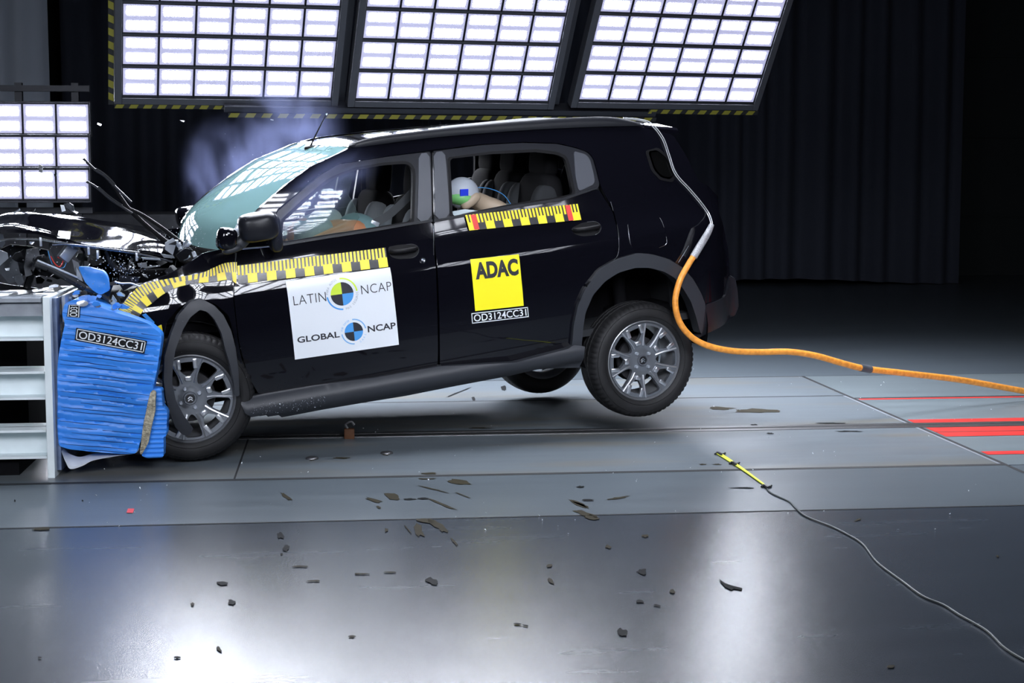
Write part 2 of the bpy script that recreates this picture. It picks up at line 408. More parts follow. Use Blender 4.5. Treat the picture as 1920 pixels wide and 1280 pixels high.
# scuffs and marks on the floor, traced where they lie
def splat(px, py, wx, wy, ang=0, m='stain', jag=.35, n=14, name='floor_mark'):
    c = fl(px, py, .004); a0 = math.radians(ang)
    sx = wx * (c - C0).length / F; sy = wy * (c - C0).length / F * (c.y / CAM_H) * .9
    pts = []
    for k in range(n):
        a = 2 * PI * k / n; r = 1 + random.uniform(-jag, jag); x, y = .5*r*math.cos(a), .5*r*math.sin(a)
        X, Y = x * wx, y * wy; X, Y = X*math.cos(a0) - Y*math.sin(a0), X*math.sin(a0) + Y*math.cos(a0)
        q = fl(px + X, py + Y, .004); pts.append(q)
    raw(name, pts, [tuple(range(n))], m, floor, False)
for a in [(536,930,26,7,35),(702,937,30,6,15),(735,930,32,12,10),(768,935,22,3,0,'stainb'),(794,934,22,3,0,'stainb'),(710,950,10,4,20),(832,946,52,4,22),(858,903,40,10,10),(815,917,55,2,14),(868,928,40,2,20),
          (785,992,30,14,60),(822,985,40,12,38),(800,975,34,7,5),(852,1015,18,4,50),(765,992,18,2,50),(724,993,6,6,30),(527,1004,14,10,30,'stainb'),(537,1027,14,10,-50,'stainb'),(528,1038,5,3,0,'stainb'),
          (418,1093,20,7,5,'stainb'),(435,1128,14,8,0,'stainb'),(361,1132,8,5,0),(809,1088,26,11,15,'stainb'),(590,1088,26,3,0),(562,1061,28,3,0),(678,1075,28,3,0),(733,1072,28,3,0),(332,1232,12,4,0,'stainb'),(74,1232,8,3,0,'stainb'),
          (410,1216,12,6,40),(660,1192,18,4,0),(1089,912,14,3,0,'stainb'),(1102,937,22,3,0,'stainb'),(1086,944,36,6,22),(1095,962,44,8,18),(1110,969,30,8,10),(1158,933,42,3,-8),(1204,1071,18,10,0,'stainb'),(1140,1024,12,6,10),(1210,1004,12,5,0),
          (1030,1060,10,7,0),(1033,1088,14,6,40),(1261,1108,10,8,20),(1200,1126,16,6,10,'stainb'),(1231,1134,14,3,10,'stainb'),(1167,1185,16,16,40,'stainb'),(970,1169,14,3,10,'stainb'),(985,1172,10,3,10,'stainb'),(1670,1249,18,5,-5),(1393,914,52,2,0,'stainb'),
          (1318,870,14,2,0),(1345,870,16,2,0),(28,938,3,4,0,'stainb'),(78,991,34,6,0),(155,938,4,3,0,'stainb'),(640,858,28,3,0),(1608,974,12,3,-20),(1870,1042,5,4,0),(945,727,12,8,60,'stainb'),(888,747,8,6,40,'stainb'),(860,735,50,2,-22,'stainb'),(1420,770,70,8,0),(1350,765,50,6,0),
          (585,861,14,4,0),(724,851,16,4,0),(900,802,50,2,0),(800,897,30,2,0),(805,887,32,3,0),(1175,805,12,3,0,'stainb'),(1414,796,14,3,0,'stainb'),(1443,812,14,3,0,'stainb'),(1556,793,50,2,0,'stainb'),(1590,808,50,2,0,'stainb')]: splat(*a)
raw('floor_mark', [fl(*p, .004) for p in ((240,953),(252,953),(249,961),(237,961))], [(0,1,2,3)], 'red', floor, False)
raw('floor_mark', [fl(*p, .004) for p in ((1348,1084),(1360,1093),(1375,1098),(1392,1102),(1390,1106),(1376,1103),(1372,1106),(1360,1100),(1352,1092))], [tuple(range(9))], 'stainb', floor, False)
raw('floor_mark', [fl(*p, .004) for p in ((1069,938),(1085,942),(1104,949),(1098,952),(1080,946))], [tuple(range(5))], 'stain', floor, False)

def folded(name, x0, x1, y, z0, z1, m, amp, per, label=None):
    bm = bmesh.new(); n = int((x1-x0) / per * 8); rows = []
    for j in range(5):
        row = []
        for i in range(n + 1):
            x = x0 + (x1-x0) * i / n
            a = amp * (math.sin(2*PI*x/per + 1.3*noise.noise(Vector((x*.9, j*.1, 3)))*3) + .5*noise.noise(Vector((x*3, 0, 7))))
            row.append(bm.verts.new((x, y + a, z0 + (z1-z0) * j / 4 + (.04*math.sin(x*1.3) if j == 0 else 0))))
        rows.append(row)
    for a, b in zip(rows, rows[1:]):
        for i in range(n): bm.faces.new((a[i], a[i+1], b[i+1], b[i]))
    return obj(name, bm, m, None, True, None)
tag(folded('curtain', -3.6, 8.6, 21.6, .05, 9.5, 'curtain', .09, .42), 'long dark pleated curtain hanging across the back of the hall', 'curtain')
tag(folded('curtain', -9.5, aty(92, 100, 20.6).x, 20.6, .05, 9.5, 'curtain2', .07, .55), 'grey curtain, coloured pale as if lit, hanging at the far left behind the stand lamps', 'curtain')
bm = bmesh.new(); box(bm, (3, 23.6, 5), (42, .2, 10)); 
for k in range(9): box(bm, (12.8, 23.47, .9 + k*1.2), (7.4, .05, .04))
for x in (9.2, 10.6, 13, 15.5): box(bm, (x, 23.46, 5), (.06, .06, 10))
struct('wall_back', bm, 'wall', smooth=False)
bm = bmesh.new(); box(bm, (-17.9, 7, 5), (.2, 34, 10)); struct('wall_left', bm, 'wall', smooth=False)
bm = bmesh.new(); box(bm, (23.9, 7, 5), (.2, 34, 10)); struct('wall_right', bm, 'wall', smooth=False)
bm = bmesh.new(); box(bm, (3, -10.4, 5), (42, .2, 10)); struct('wall_front', bm, 'wall', smooth=False)
bm = bmesh.new(); box(bm, (3, 6.5, 10.1), (42, 34.6, .2)); struct('ceiling', bm, 'wall', smooth=False)

# ------------------------------------------------------------------ led light panels
PP = .270
def module_mesh(k_led):
    me = bpy.data.meshes.new('led_module'); h = PP / 2
    vs, fs, mi, uvs = [], [], [], []
    def q(x0, x1, z0, z1, y, m, uv=None):
        b = len(vs); vs.extend([(x0, y, z0), (x1, y, z0), (x1, y, z1), (x0, y, z1)]); fs.append((b, b+1, b+2, b+3)); mi.append(m); uvs.append(uv or (0, 0))
    # tray with its painted glow, two banks of dots
    q(-h+.008, h-.008, -h+.02, h-.012, .0, 1)
    for s in (-1, 1): q(-.102, .102, .005 + (s*.060) - .0355, .005 + (s*.060) + .0355, -.004, 0, (15, 5))
    # dark casing around the tray
    b = len(vs); vs.extend([(-h+.003, .03, -h+.006), (h-.003, .03, -h+.006), (h-.003, .03, h-.006), (-h+.003, .03, h-.006), (-h+.003, -.006, -h+.006), (h-.003, -.006, -h+.006), (h-.003, -.006, h-.006), (-h+.003, -.006, h-.006)])
    vs.extend([(-h+.008, -.006, -h+.02), (h-.008, -.006, -h+.02), (h-.008, -.006, h-.012), (-h+.008, -.006, h-.012)])
    for k in range(4):
        l = (k+1) % 4
        fs.append((b+k, b+l, b+4+l, b+4+k)); fs.append((b+4+k, b+4+l, b+8+l, b+8+k)); mi.extend([2, 2]); uvs.extend([(0, 0)]*2)
    me.from_pydata(vs, [], fs); me.update()
    for k in (k_led, 'led_tray_glow', 'frame'): me.materials.append(M[k])
    uvl = me.uv_layers.new(name='UVMap')
    for p, m, uv in zip(me.polygons, mi, uvs):
        p.material_index = m
        for li, (a, c) in zip(p.loop_indices, ((0, 0), (1, 0), (1, 1), (0, 1))): uvl.data[li].uv = (a*uv[0], c*uv[1])
    return me
MOD = module_mesh('led'); MODN = module_mesh('led_near'); MODO = module_mesh('led_over')
def hazard(root, p0, p1, wd, n, y=-.01, slant=.5):
    """black and yellow tape strip in the panel plane from p0 to p1 (x,z)"""
    a, b = Vector(p0), Vector(p1); d = (b - a); t = d.normalized(); nr = Vector((-t.y, t.x)) * wd; ln = d.length
    q = lambda s, k: (a.x + t.x*s + nr.x*k, y, a.y + t.y*s + nr.y*k)
    base = raw('hazard_tape', [q(0, 0), q(ln, 0), q(ln, 1), q(0, 1)], [(0, 1, 2, 3)], 'tape_k', root, False)
    vs, fs = [], []; pr = ln / n
    for i in range(n):
        s = i * pr; e = pr * .55; sl = wd * slant
        b0 = len(vs); vs += [q(s, 0), q(min(s+e, ln), 0), q(min(s+e+sl, ln), 1), q(min(s+sl, ln), 1)]; fs.append((b0, b0+1, b0+2, b0+3))
    vs = [(v[0], v[1]-.002, v[2]) for v in vs]
    raw('yellow_stripe', vs, fs, 'tape_y', base, False)
def light_panel(loc, yaw, tilt, cols, rows, me, label, group=None, name='light_panel', margin=.055):
    root = empty(name, loc, (tilt, 0, yaw)); tag(root, label, 'light panel', group)
    w, h = cols * PP, rows * PP
    bm = bmesh.new()
    box(bm, (0, .06, h/2), (w + .02, .05, h + .02))
    m = margin
    for s in (-1, 1): box(bm, (s*(w/2 + m/2), .02, h/2), (m, .10, h + 2*m), bev=.004)
    for z in (-m/2, h + m/2): box(bm, (0, .02, z), (w, .10, m), bev=.004)
    for r in range(1, rows): box(bm, (0, .0, r*PP), (w, .03, .014))
    obj('frame', bm, 'frame_grey', root, False)
    for r in range(rows):
        for c in range(cols):
            o = bpy.data.objects.new('led_module', me); COL.objects.link(o); o.parent = root; o.location = (-w/2 + (c+.5)*PP, -.012, (r+.5)*PP)
    return root
TL = math.radians(34)
L1 = light_panel(at(428, 183, 12.5), math.radians(10), TL, 6, 13, MOD, 'tilted grid of led lamps, leftmost of the three hanging panels')
L2 = light_panel(at(849, 189, 12.96), math.radians(11), TL, 6, 12, MOD, 'tilted grid of led lamps, middle of the three hanging panels')
L3 = light_panel(at(1250, 191, 13.5), math.radians(13), TL, 6, 4, MOD, 'tilted grid of led lamps, rightmost hanging panel above the car tail')
hw = 3 * PP + .055
hazard(L1, (-hw-.045, 2.6), (-hw-.045, -.07), .04, 24); hazard(L1, (-hw, -.10), (.10, -.10), .035, 9)
hazard(L3, (hw+.005, -.07), (hw+.005, 1.13), .04, 11); hazard(L3, (-.15, -.11), (hw+.02, -.11), .04, 9)
bm = bmesh.new(); box(bm, (-.02, .05, -.10), (3.62, .12, .05)); obj('lower_beam', bm, 'frame', L2, False)
hazard(L2, (-1.80, -.165), (1.80, -.165), .04, 28, -.02)
# mounting bars between the panels
for L, s in ((L1, 1), (L2, 1)):
    bm = bmesh.new(); box(bm, (s*(hw + .03), .09, 1.25), (.07, .08, 2.6)); obj('upright', bm, 'frame', L, False)
for i, D in enumerate(((14.4, 322), (14.4, 261), (14.4, 199))):
    pass
for k, lab in enumerate(('lowest led lamp box of the left lamp stand', 'middle led lamp box of the left lamp stand', 'top led lamp box of the left lamp stand')):
    light_panel(at(44, 377 - k*61.5, 13.3), math.radians(2), math.radians(2), 4, 1, MOD, lab, name='lamp_box', margin=.012)
root = empty('lamp_stand', fl(60, 640)); root.location = (at(-30, 377, 13.5).x, at(-30, 377, 13.5).y + .12, 0); tag(root, 'dark steel stand carrying the stacked led lamp boxes at the left', 'lamp stand')
bm = bmesh.new()
for x in (-.1, .28, .75): box(bm, (x, .06, 1.15), (.06, .06, 2.3))
for z in (1.22, 2.25): box(bm, (.33, .0, z), (1.1, .05, .05))
obj('upright_frame', bm, 'frame', root, False)
bm = bmesh.new(); box(bm, (.33, .1, .04), (1.2, .9, .08), bev=.01); obj('base', bm, 'frame', root, False)
# the same panels hang on the camera side of the track, above and behind the photographer
for loc_, yw, tl, rw, lab in (((-3.0, 1.6, 2.5), -8, 17, 6, 'hanging grid of led lamps left of the photographer, pointing at the barrier'), ((1.8, 3.4, 3.25), 4, 32, 6, 'hanging grid of led lamps behind the photographer, highest, pointing at the front door'),
                          ((1.3, .6, 2.5), 2, 15, 6, 'hanging grid of led lamps right above the photographer, pointing at the doors'), ((4.9, 2.9, 2.7), 3, 24, 4, 'short hanging grid of led lamps farthest right, pointing at the rear door')):
    light_panel(loc_, math.radians(180 + yw), math.radians(tl), 6, rw, MODN, lab)
for i, x in enumerate((-.9, 1.1, 3.1)):
    light_panel((x, 11.6, 5.3), math.radians(4), math.radians(88), 6, 10, MODO, 'level grid of led lamps hanging over the car, ' + ('leftmost of three', 'middle of three', 'rightmost of three')[i])
bm = bmesh.new(); box(bm, (0, 0, .56), (7.0, 1.2, 1.12), bev=.02)
o = obj('concrete_block', bm, 'concrete', None, False); o.location = (at(345, 402, 16.5).x - 3.5, at(345, 402, 16.5).y + .6, 0)
tag(o, 'low dark grey concrete block behind the crumpled bonnet', 'concrete block')

# ------------------------------------------------------------------ the car
car = empty('car'); car.matrix_world = Matrix.Translation(CT) @ CR.to_4x4(); car.location = CT; car.rotation_euler = (math.radians(2.0), math.radians(-7.0), math.radians(15.4))
tag(car, 'glossy black car with a crushed front end and its rear wheels lifted off the floor', 'car')
def S(L, off=0.): return [side(x, y, off) for x, y in L]
def skin(off=0., mir=1, bulge=None):
    def fn(x, z, inner):
        y = W(x, z) + off - inner
        if bulge: y += bulge(x, z) 
        return Vector((x, -mir * y, z))
    return fn
def body(name, px, holes=(), m='paint', off=0., thick=.025, step=.045, mirror=True, rnd=(.08, 2), gap=.0025, parent=None, bulge=None):
    P = inset(roundpoly(S(px, off), *rnd), gap); H = [roundpoly(S(h, off), .06, 2) for h in holes]
    o = sheet(name, P, H, skin(off, 1, bulge), m, parent or car, thick, step)
    me = o.data; sk = skin(off, 1, bulge); vn = {}
    def an(i):
        if i not in vn:
            v = me.vertices[i].co; e = .012
            tx = sk(v.x + e, v.z, 0) - sk(v.x - e, v.z, 0); tz = sk(v.x, v.z + e, 0) - sk(v.x, v.z - e, 0)
            vn[i] = tx.cross(tz).normalized()
        return vn[i]
    cn = []
    outer = [abs(v.co.y - sk(v.co.x, v.co.z, 0).y) < 1e-4 for v in me.vertices]
    for p in me.polygons:
        ok = all(outer[i] for i in p.vertices)
        for i in p.vertices: cn.append(an(i) if ok else p.normal.copy())
    me.normals_split_custom_set(cn)
    if mirror:                                            # same panel on the far flank
        c = sheet(name, P, H, skin(off, -1, bulge), m, parent or car, thick, step)
    return o
OPF = [(528,414),(528,457),(620,442),(700,430),(774,417),(777,328),(775,315),(767,306),(757,304),(717,307),(667,316),(642,325),(623,333),(600,350),(567,378)]
OPR = [(841,296),(846,407),(880,402),(955,387),(992,381),(1055,372),(1077,364),(1065,305),(1060,294),(1045,287),(1005,282),(920,286)]
ARCH_O = [(1072,650),(1073,643),(1076,609),(1084,572),(1098,541),(1126,505),(1157,487),(1197,475),(1225,477),(1253,485),(1281,502),(1301,525),(1315,550),(1323,571)]
ARCH_I = [(1091,652),(1091,643),(1094,612),(1098,586),(1112,553),(1135,527),(1160,511),(1191,502),(1219,502),(1245,509),(1264,520),(1281,541),(1295,564),(1304,590),(1312,620)]
# --- main body side: A pillar, cant rail, D pillar and rear quarter in one pressing
WINS = [(1215,284),(1232,281),(1250,296),(1266,325),(1260,337),(1240,333),(1226,318)]
body('body_side', [(444,466),(440,452),(455,425),(485,390),(530,350),(580,312),(640,284),(655,276),(700,262),(800,250),(900,241),(1000,233),(1080,230),(1190,234),(1225,243),(1262,252),
    (1285,288),(1310,338),(1330,350),(1346,368),(1349,400),(1358,428),(1366,470),(1369,515),(1360,556),(1323,571)] + ARCH_O[::-1][1:-6] + [(1140,492),(1157,484),(1161,460),(1158,425),(1150,395),(1128,354),
    (1125,347),(1118,318),(1112,297),(1102,285),(1080,277),(1045,269),(980,267),(905,271),(807,282),(783,286),(720,294),(633,308),(600,328),(567,355),(518,395),(520,430),(528,460)], [WINS], thick=.03, rnd=(.05, 1))
# --- doors
BULF = None
body('front_door', [(444,468),(528,460),(620,445),(700,433),(774,420),(811,415),(815,480),(820,560),(822,660),(821,687),(760,698),(589,723),(485,740),(464,705),(447,640),(438,560),(441,492)], rnd=(.06, 1))
body('rear_door', [(813,415),(845,410),(880,404),(955,390),(1055,374),(1122,353),(1149,395),(1157,425),(1160,460),(1156,484),(1126,505),(1098,541),(1084,572),(1076,609),(1072,650),(960,678),(824,686),(824,660),(822,560),(817,480)], rnd=(.06, 1))
def openring(name, outer, hole, m, off=.004, **k): return body(name, outer, [hole], m, off, **k)
FRF = [(524,460),(517,398),(567,355),(600,328),(633,308),(720,294),(783,286),(808,283),(811,415),(774,420),(700,433),(620,446)]
FRR = [(811,283),(905,271),(980,267),(1045,269),(1080,277),(1102,285),(1112,297),(1118,318),(1125,347),(1121,353),(1085,367),(1055,374),(955,390),(880,404),(845,410),(814,415)]
openring('door_window_frame', FRF, OPF, 'satin', rnd=(.05, 1)); openring('door_window_frame', FRR, OPR, 'satin', rnd=(.05, 1))
def ringpx(L, d):
    c = Vector((sum(p[0] for p in L)/len(L), sum(p[1] for p in L)/len(L))); return inset(L, d)
for nm, L in (('window_seal', OPF), ('window_seal', OPR)): body(nm, inset(L, -2.5), [inset(L, 3.0)], 'seal', .007, thick=.03, rnd=(.05, 1), gap=0)
# bright thin belt trim under the front window
body('belt_moulding', [(528,456),(620,441),(700,429),(774,416),(811,411),(811,416),(774,421),(700,434),(620,446),(528,461)], m='satin', off=.010, thick=.02, rnd=(.1, 0), gap=0)
body('belt_moulding', [(814,411),(845,406),(955,386),(1055,371),(1121,350),(1122,353),(1055,376),(955,391),(845,411),(814,416)], m='satin', off=.010, thick=.02, rnd=(.1, 0), gap=0)
# B pillar panels and C pillar panel
body('pillar_panel', [(785,289),(805,286),(809,411),(782,416)], m='pillar', off=.012, thick=.02, rnd=(.1, 1), gap=0)
body('pillar_panel', [(813,286),(834,283),(843,407),(816,411)], m='pillar', off=.012, thick=.02, rnd=(.1, 1), gap=0)
body('pillar_panel', [(1076,283),(1098,289),(1106,298),(1113,325),(1116,344),(1085,359),(1079,330)], m='pillar', off=.012, thick=.02, rnd=(.06, 2), gap=0)
# glass
body('broken_window_glass', [(527,458),(528,416),(567,380),(600,352),(623,335),(642,327),(664,318),(654,366),(664,385),(674,407),(664,424),(662,437)], m='glass', off=-.012, thick=.004, rnd=(.2, 0), gap=0, mirror=False)
body('broken_window_glass', [(846,408),(849,396),(872,392),(905,396),(925,390),(960,383),(995,379),(1030,377),(1052,372),(955,390)], m='shard', off=-.012, thick=.004, rnd=(.2, 0), gap=0, mirror=False)
body('rear_quarter_window', [(1219,286),(1236,284),(1251,300),(1263,326),(1257,333),(1241,330),(1229,316)], m='tint', off=-.006, thick=.004, rnd=(.06, 1), gap=0)
body('window_surround', inset(WINS, -5), [WINS], 'seal', .003, thick=.02, rnd=(.04, 2), gap=0)
# --- cladding
SILL = [(447,748),(500,737),(589,722),(700,707),(821,686),(960,677),(1060,652),(1073,645),(1091,648),(1086,689),(1005,691),(954,704),(860,722),(761,742),(660,758),(600,768),(560,776),(528,782),(520,776),(500,779),(498,774),(468,779),(456,772)]
body('sill_cladding', SILL, m='clad', off=.012, thick=.06, rnd=(.08, 0), gap=0, step=.03, bulge=lambda x, z: .055 * max(0, 1 - ((z - .325) / .075) ** 2))
body('wheel_arch_trim', ARCH_O + [(1316,627)] + ARCH_I[::-1], m='clad', off=.028, thick=.09, rnd=(.05, 2), gap=0, step=.03)
body('rear_bumper', [(1323,571),(1360,556),(1369,517),(1379,522),(1383,545),(1385,575),(1378,592),(1358,608),(1332,622),(1305,636),(1296,628),(1316,627)], m='satin', off=.012, thick=.04, rnd=(.05, 1), gap=0)
# fuel flap, drawn proud of the quarter by a hair so its outline catches light
body('fuel_flap', [(1177,417),(1236,408),(1243,420),(1250,452),(1245,461),(1200,467),(1186,466),(1181,450)], m='paint', off=.0025, thick=.006, rnd=(.05, 2), gap=0, mirror=False)
# highlights along the shut lines, put in as thin bright metal beads
def bead(pts, off=.001, r=.0014, m='paint', name='shut_line_glint'):
    bm = bmesh.new(); tube(bm, [Vector((x, -(W(x, z) + off), z)) for x, z in S(pts)], r, 6, 6); return obj(name, bm, m, car)
M['edge'] = mat('edge_glint_metal', (.25, .26, .28), .25, .8)  # bright metal for painted edge highlights, also the bonnet flange
for L in ([(1145,378),(1150,396)], [(1157,421),(1160,445),(1160,470),(1156,482),(1151,486)], [(1177,421),(1179,440),(1182,458)], [(1237,408),(1243,420),(1250,450),(1247,459),(1236,464)], [(812,420),(813,445),(813,478)], [(1291,461),(1272,492)]):
    bead(L, .001, .0012, 'edge')
# --- roof and rear closing surfaces
def strip_lr(name, ch, m, crown, seg=14, dx=None, edge=0., thick=True):
    """skin spanning the car from flank to flank along the chain ch of (x,z)"""
    rows = []
    bm = bmesh.new()
    for k, (x, z) in enumerate(ch):
        y0 = W(x, z) - edge; row = []
        for i in range(seg + 1):
            t = -1 + 2 * i / seg; c = 1 - abs(t) ** 2.4
            cr = crown(k / (len(ch)-1)) if callable(crown) else crown
            ddx = (dx(k / (len(ch)-1)) if callable(dx) else (dx or 0)) * c
            row.append(bm.verts.new((x + ddx, t * y0, z + cr * c)))
        rows.append(row)
    for a, b in zip(rows, rows[1:]):
        for i in range(seg): bm.faces.new((a[i], a[i+1], b[i+1], b[i]))
    return obj(name, bm, m, car, True, 60)
roofch = S([(655,276),(700,262),(800,250),(900,241),(1000,233),(1080,230),(1190,234),(1225,243)])
roofch = [(v.x, v.y) for v in catmull([Vector((a, b, 0)) for a, b in roofch], 6)]
strip_lr('roof', [(x, z - .012 * min(1, k / 4)) for k, (x, z) in enumerate(roofch)], 'paint', lambda t: .012, edge=.004)
rearch = S([(1262,252),(1285,288),(1310,338)]); strip_lr('rear_window', rearch, 'tint', 0, dx=.09, edge=.01)
tailch = S([(1310,338),(1330,350),(1346,368),(1349,400),(1358,428),(1366,470),(1369,515),(1362,556)]); strip_lr('tailgate', tailch, 'paint', 0, dx=.10, edge=.004)
bch = S([(1369,517),(1379,522),(1383,545),(1385,575),(1378,592),(1358,608),(1332,622)], .012); strip_lr('rear_bumper', bch, 'satin', 0, dx=.10, edge=-.01)
# spoiler
sp = S([(1192,232),(1225,236),(1252,239),(1279,241),(1281,245),(1262,251),(1225,244)])
bm = bmesh.new(); rr = []
for t in (-1, -.95, -.5, 0, .5, .95, 1):
    yy = .62 * t; c = .05 * (1 - t*t); rr.append([bm.verts.new((x + c*.6, yy, z + c*.6 - (.01 if abs(t) == 1 else 0))) for x, z in sp])
for a, b in zip(rr, rr[1:]):
    for i in range(len(sp)): bm.faces.new((a[i], a[(i+1) % len(sp)], b[(i+1) % len(sp)], b[i]))
bm.faces.new(rr[0]); bm.faces.new(rr[-1][::-1]); obj('roof_spoiler', bm, 'paint', car, True, 30)
# roof rails
for s in (1, -1):
    dz = 0 if s == 1 else -.035
    top = S([(650,270),(662,266),(700,256),(800,243),(900,233),(1000,225),(1080,220),(1140,220),(1185,228),(1200,234)], -.03)
    bot = S([(652,276),(668,276),(700,272),(800,259),(900,250),(1000,243),(1080,239),(1140,237),(1185,236),(1200,236)], -.0)
    tp = catmull([Vector((x, -s*(W(bx, bz) + .004), z)) for (x, z), (bx, bz) in zip(top, bot)], 5); bt = catmull([Vector((x, -s*(W(x, z) + .012), z)) for x, z in bot], 5)
    bm = bmesh.new(); rows = []
    for a, b in zip(tp, bt):
        inn = Vector((0, s, 0)); a = a + Vector((0, 0, dz)); b = b + Vector((0, 0, dz))
        rows.append([bm.verts.new(p) for p in (b, b.lerp(a, .5) - inn*.006, a.lerp(b, .12) - inn*.002, a + Vector((0, 0, .002)) + inn*.006, a + inn*.022 - Vector((0, 0, .004)), b + inn*.05)])
    for a, b in zip(rows, rows[1:]):
        for i in range(6): bm.faces.new((a[i], a[(i+1) % 6], b[(i+1) % 6], b[i]))
    bm.faces.new(rows[0]); bm.faces.new(rows[-1][::-1]); obj('roof_rail', bm, 'satin', car, True, 40)
# --- windscreen
ne = [cloc(x, y, yy) for x, y, yy in ((440,470,-.77),(455,425,-.76),(485,390,-.735),(530,350,-.70),(580,312,-.665),(640,284,-.62),(655,276,-.60))]
ne = catmull(ne, 3); bm = bmesh.new(); rows = []
for k, p in enumerate(ne):
    t = k / (len(ne) - 1); row = []
    for i in range(21):
        s = -1 + i / 10; c = 1 - abs(s) ** 2.6
        row.append(bm.verts.new((p.x - c * (.115 * (1 - t) + .05 * t), s * abs(p.y), p.z + c * (.0 * (1-t) + .012 * t) )))
    rows.append(row)
for a, b in zip(rows, rows[1:]):
    for i in range(20): bm.faces.new((a[i], a[i+1], b[i+1], b[i]))
obj('windscreen', bm, 'wind', car, True, None)
WS = rows = None
# header between windscreen and roof, follows the same bow
bm = bmesh.new(); r0, r1, r2 = [], [], []; p = ne[-1]; q = roofch[2]
for i in range(21):
    s = -1 + i / 10; c = 1 - abs(s) ** 2.2; c2 = 1 - abs(s) ** 2.4
    r0.append(bm.verts.new((p.x - c*.06, s*abs(p.y), p.z + c*.012))); r1.append(bm.verts.new(((p.x + q[0])/2 - c*.045, s*(abs(p.y) + W(*q))/2, (p.z + q[1])/2 + .004 + c*.016))); r2.append(bm.verts.new((q[0], s*(W(*q) - .004), q[1] - .006 + .012*c2)))
for a, b in ((r0, r1), (r1, r2)):
    for i in range(20): bm.faces.new((a[i], a[i+1], b[i+1], b[i]))
obj('roof_header', bm, 'paint', car, True, None)
# antenna
bm = bmesh.new(); a0 = cloc(580, 278, -.1); tube(bm, [a0, a0.lerp(cloc(612, 212, -.1), .5), cloc(614, 210, -.1)], lambda t: .006 - .004*t, 8, 4); blob(bm, a0 + Vector((.02, 0, 0)), (.05, .02, .015)); obj('antenna', bm, 'seal', car)
# --- handles and lock
def handle(px):
    P = roundpoly(S(px), .05, 2); cx = sum(p[0] for p in P)/len(P); cz = sum(p[1] for p in P)/len(P)
    x0, x1 = min(p[0] for p in P), max(p[0] for p in P); z0, z1 = min(p[1] for p in P), max(p[1] for p in P)
    o = sheet('door_handle', P, [], lambda x, z, i: Vector((x, -(W(x, z) + .0015 - i), z)), 'seal', car, .004, .02)
    bm = bmesh.new(); n = 14; ring = []
    pts = [Vector((x0 + (x1-x0)*(.06 + .86*k/n), -(W(cx, cz) + .004 + .034*math.sin(PI*min(1, max(0, k/n)))**.5), cz + .004)) for k in range(n + 1)]
    tube(bm, pts, .013, 10, 2); g = obj('grip', bm, 'seal', o)
    bm = bmesh.new(); rp = [Vector((x, -(W(x, z) + .002), z)) for x, z in P]; m = len(rp); k0 = max(range(m), key=lambda k: rp[k].x)
    tube(bm, [rp[(k0 + k) % m] for k in range(-m//5, m//5)], .0013, 6, 1); obj('rim', bm, 'edge', o)  # highlight round the handle's end, put in as a bright bead
handle([(727,463),(745,459),(775,457),(785,463),(785,475),(775,484),(745,486),(730,480)])
handle([(1070,428),(1090,418),(1115,414),(1127,421),(1126,434),(1115,441),(1090,443),(1076,438)])
bm = bmesh.new(); x, z = side(793, 488); lathe(bm, [(0, .001), (-.004, .008), (0, .010), (-.006, .012), (-.006, .016), (0, .018)], 24)
o = obj('door_lock', bm, 'chrome', car); o.location = (x, -(W(x, z) + .001), z)
# --- mirrors
def mirror_near():
    c = cloc(484, 425, -.98)
    bm = bmesh.new(); blob(bm, c, (.105, .10, .075), (.55, .6), (0, math.radians(-2), math.radians(-8))); o = obj('side_mirror', bm, 'satin', car)
    bm = bmesh.new(); blob(bm, c + Vector((.095, .06, -.05)), (.035, .06, .10), (.6, .6)); obj('mirror_base', bm, 'satin', o)
    c2 = cloc(425, 448, -.99)
    bm = bmesh.new(); blob(bm, c2, (.052, .06, .060), (.6, .7), (0, math.radians(14), 0)); obj('mirror_shell', bm, 'paint', o)
    bm = bmesh.new(); blob(bm, c2 + Vector((.02, .0, -.055)), (.05, .05, .02), (.7, .7), (0, math.radians(-10), 0)); obj('mirror_trim', bm, 'clad', o)
    bm = bmesh.new(); blob(bm, c2.lerp(c, .42) + Vector((.0, .01, -.045)), (.06, .03, .035), (.9, .9), (0, math.radians(-30), 0)); obj('mirror_arm', bm, 'clad', o)
    bm = bmesh.new(); box(bm, c2.lerp(c, .40) + Vector((0, 0, .02)), (.045, .02, .05), (0, .6, 0), .005); obj('mirror_bracket', bm, 'lightmetal', o)
mirror_near()
c = cloc(360, 405, .98); bm = bmesh.new(); blob(bm, c, (.10, .11, .07), (.5, .6)); o = obj('side_mirror', bm, 'paint', car)
bm = bmesh.new(); blob(bm, c + Vector((.05, -.12, -.04)), (.05, .09, .03), (.7, .7)); obj('mirror_base', bm, 'satin', o)
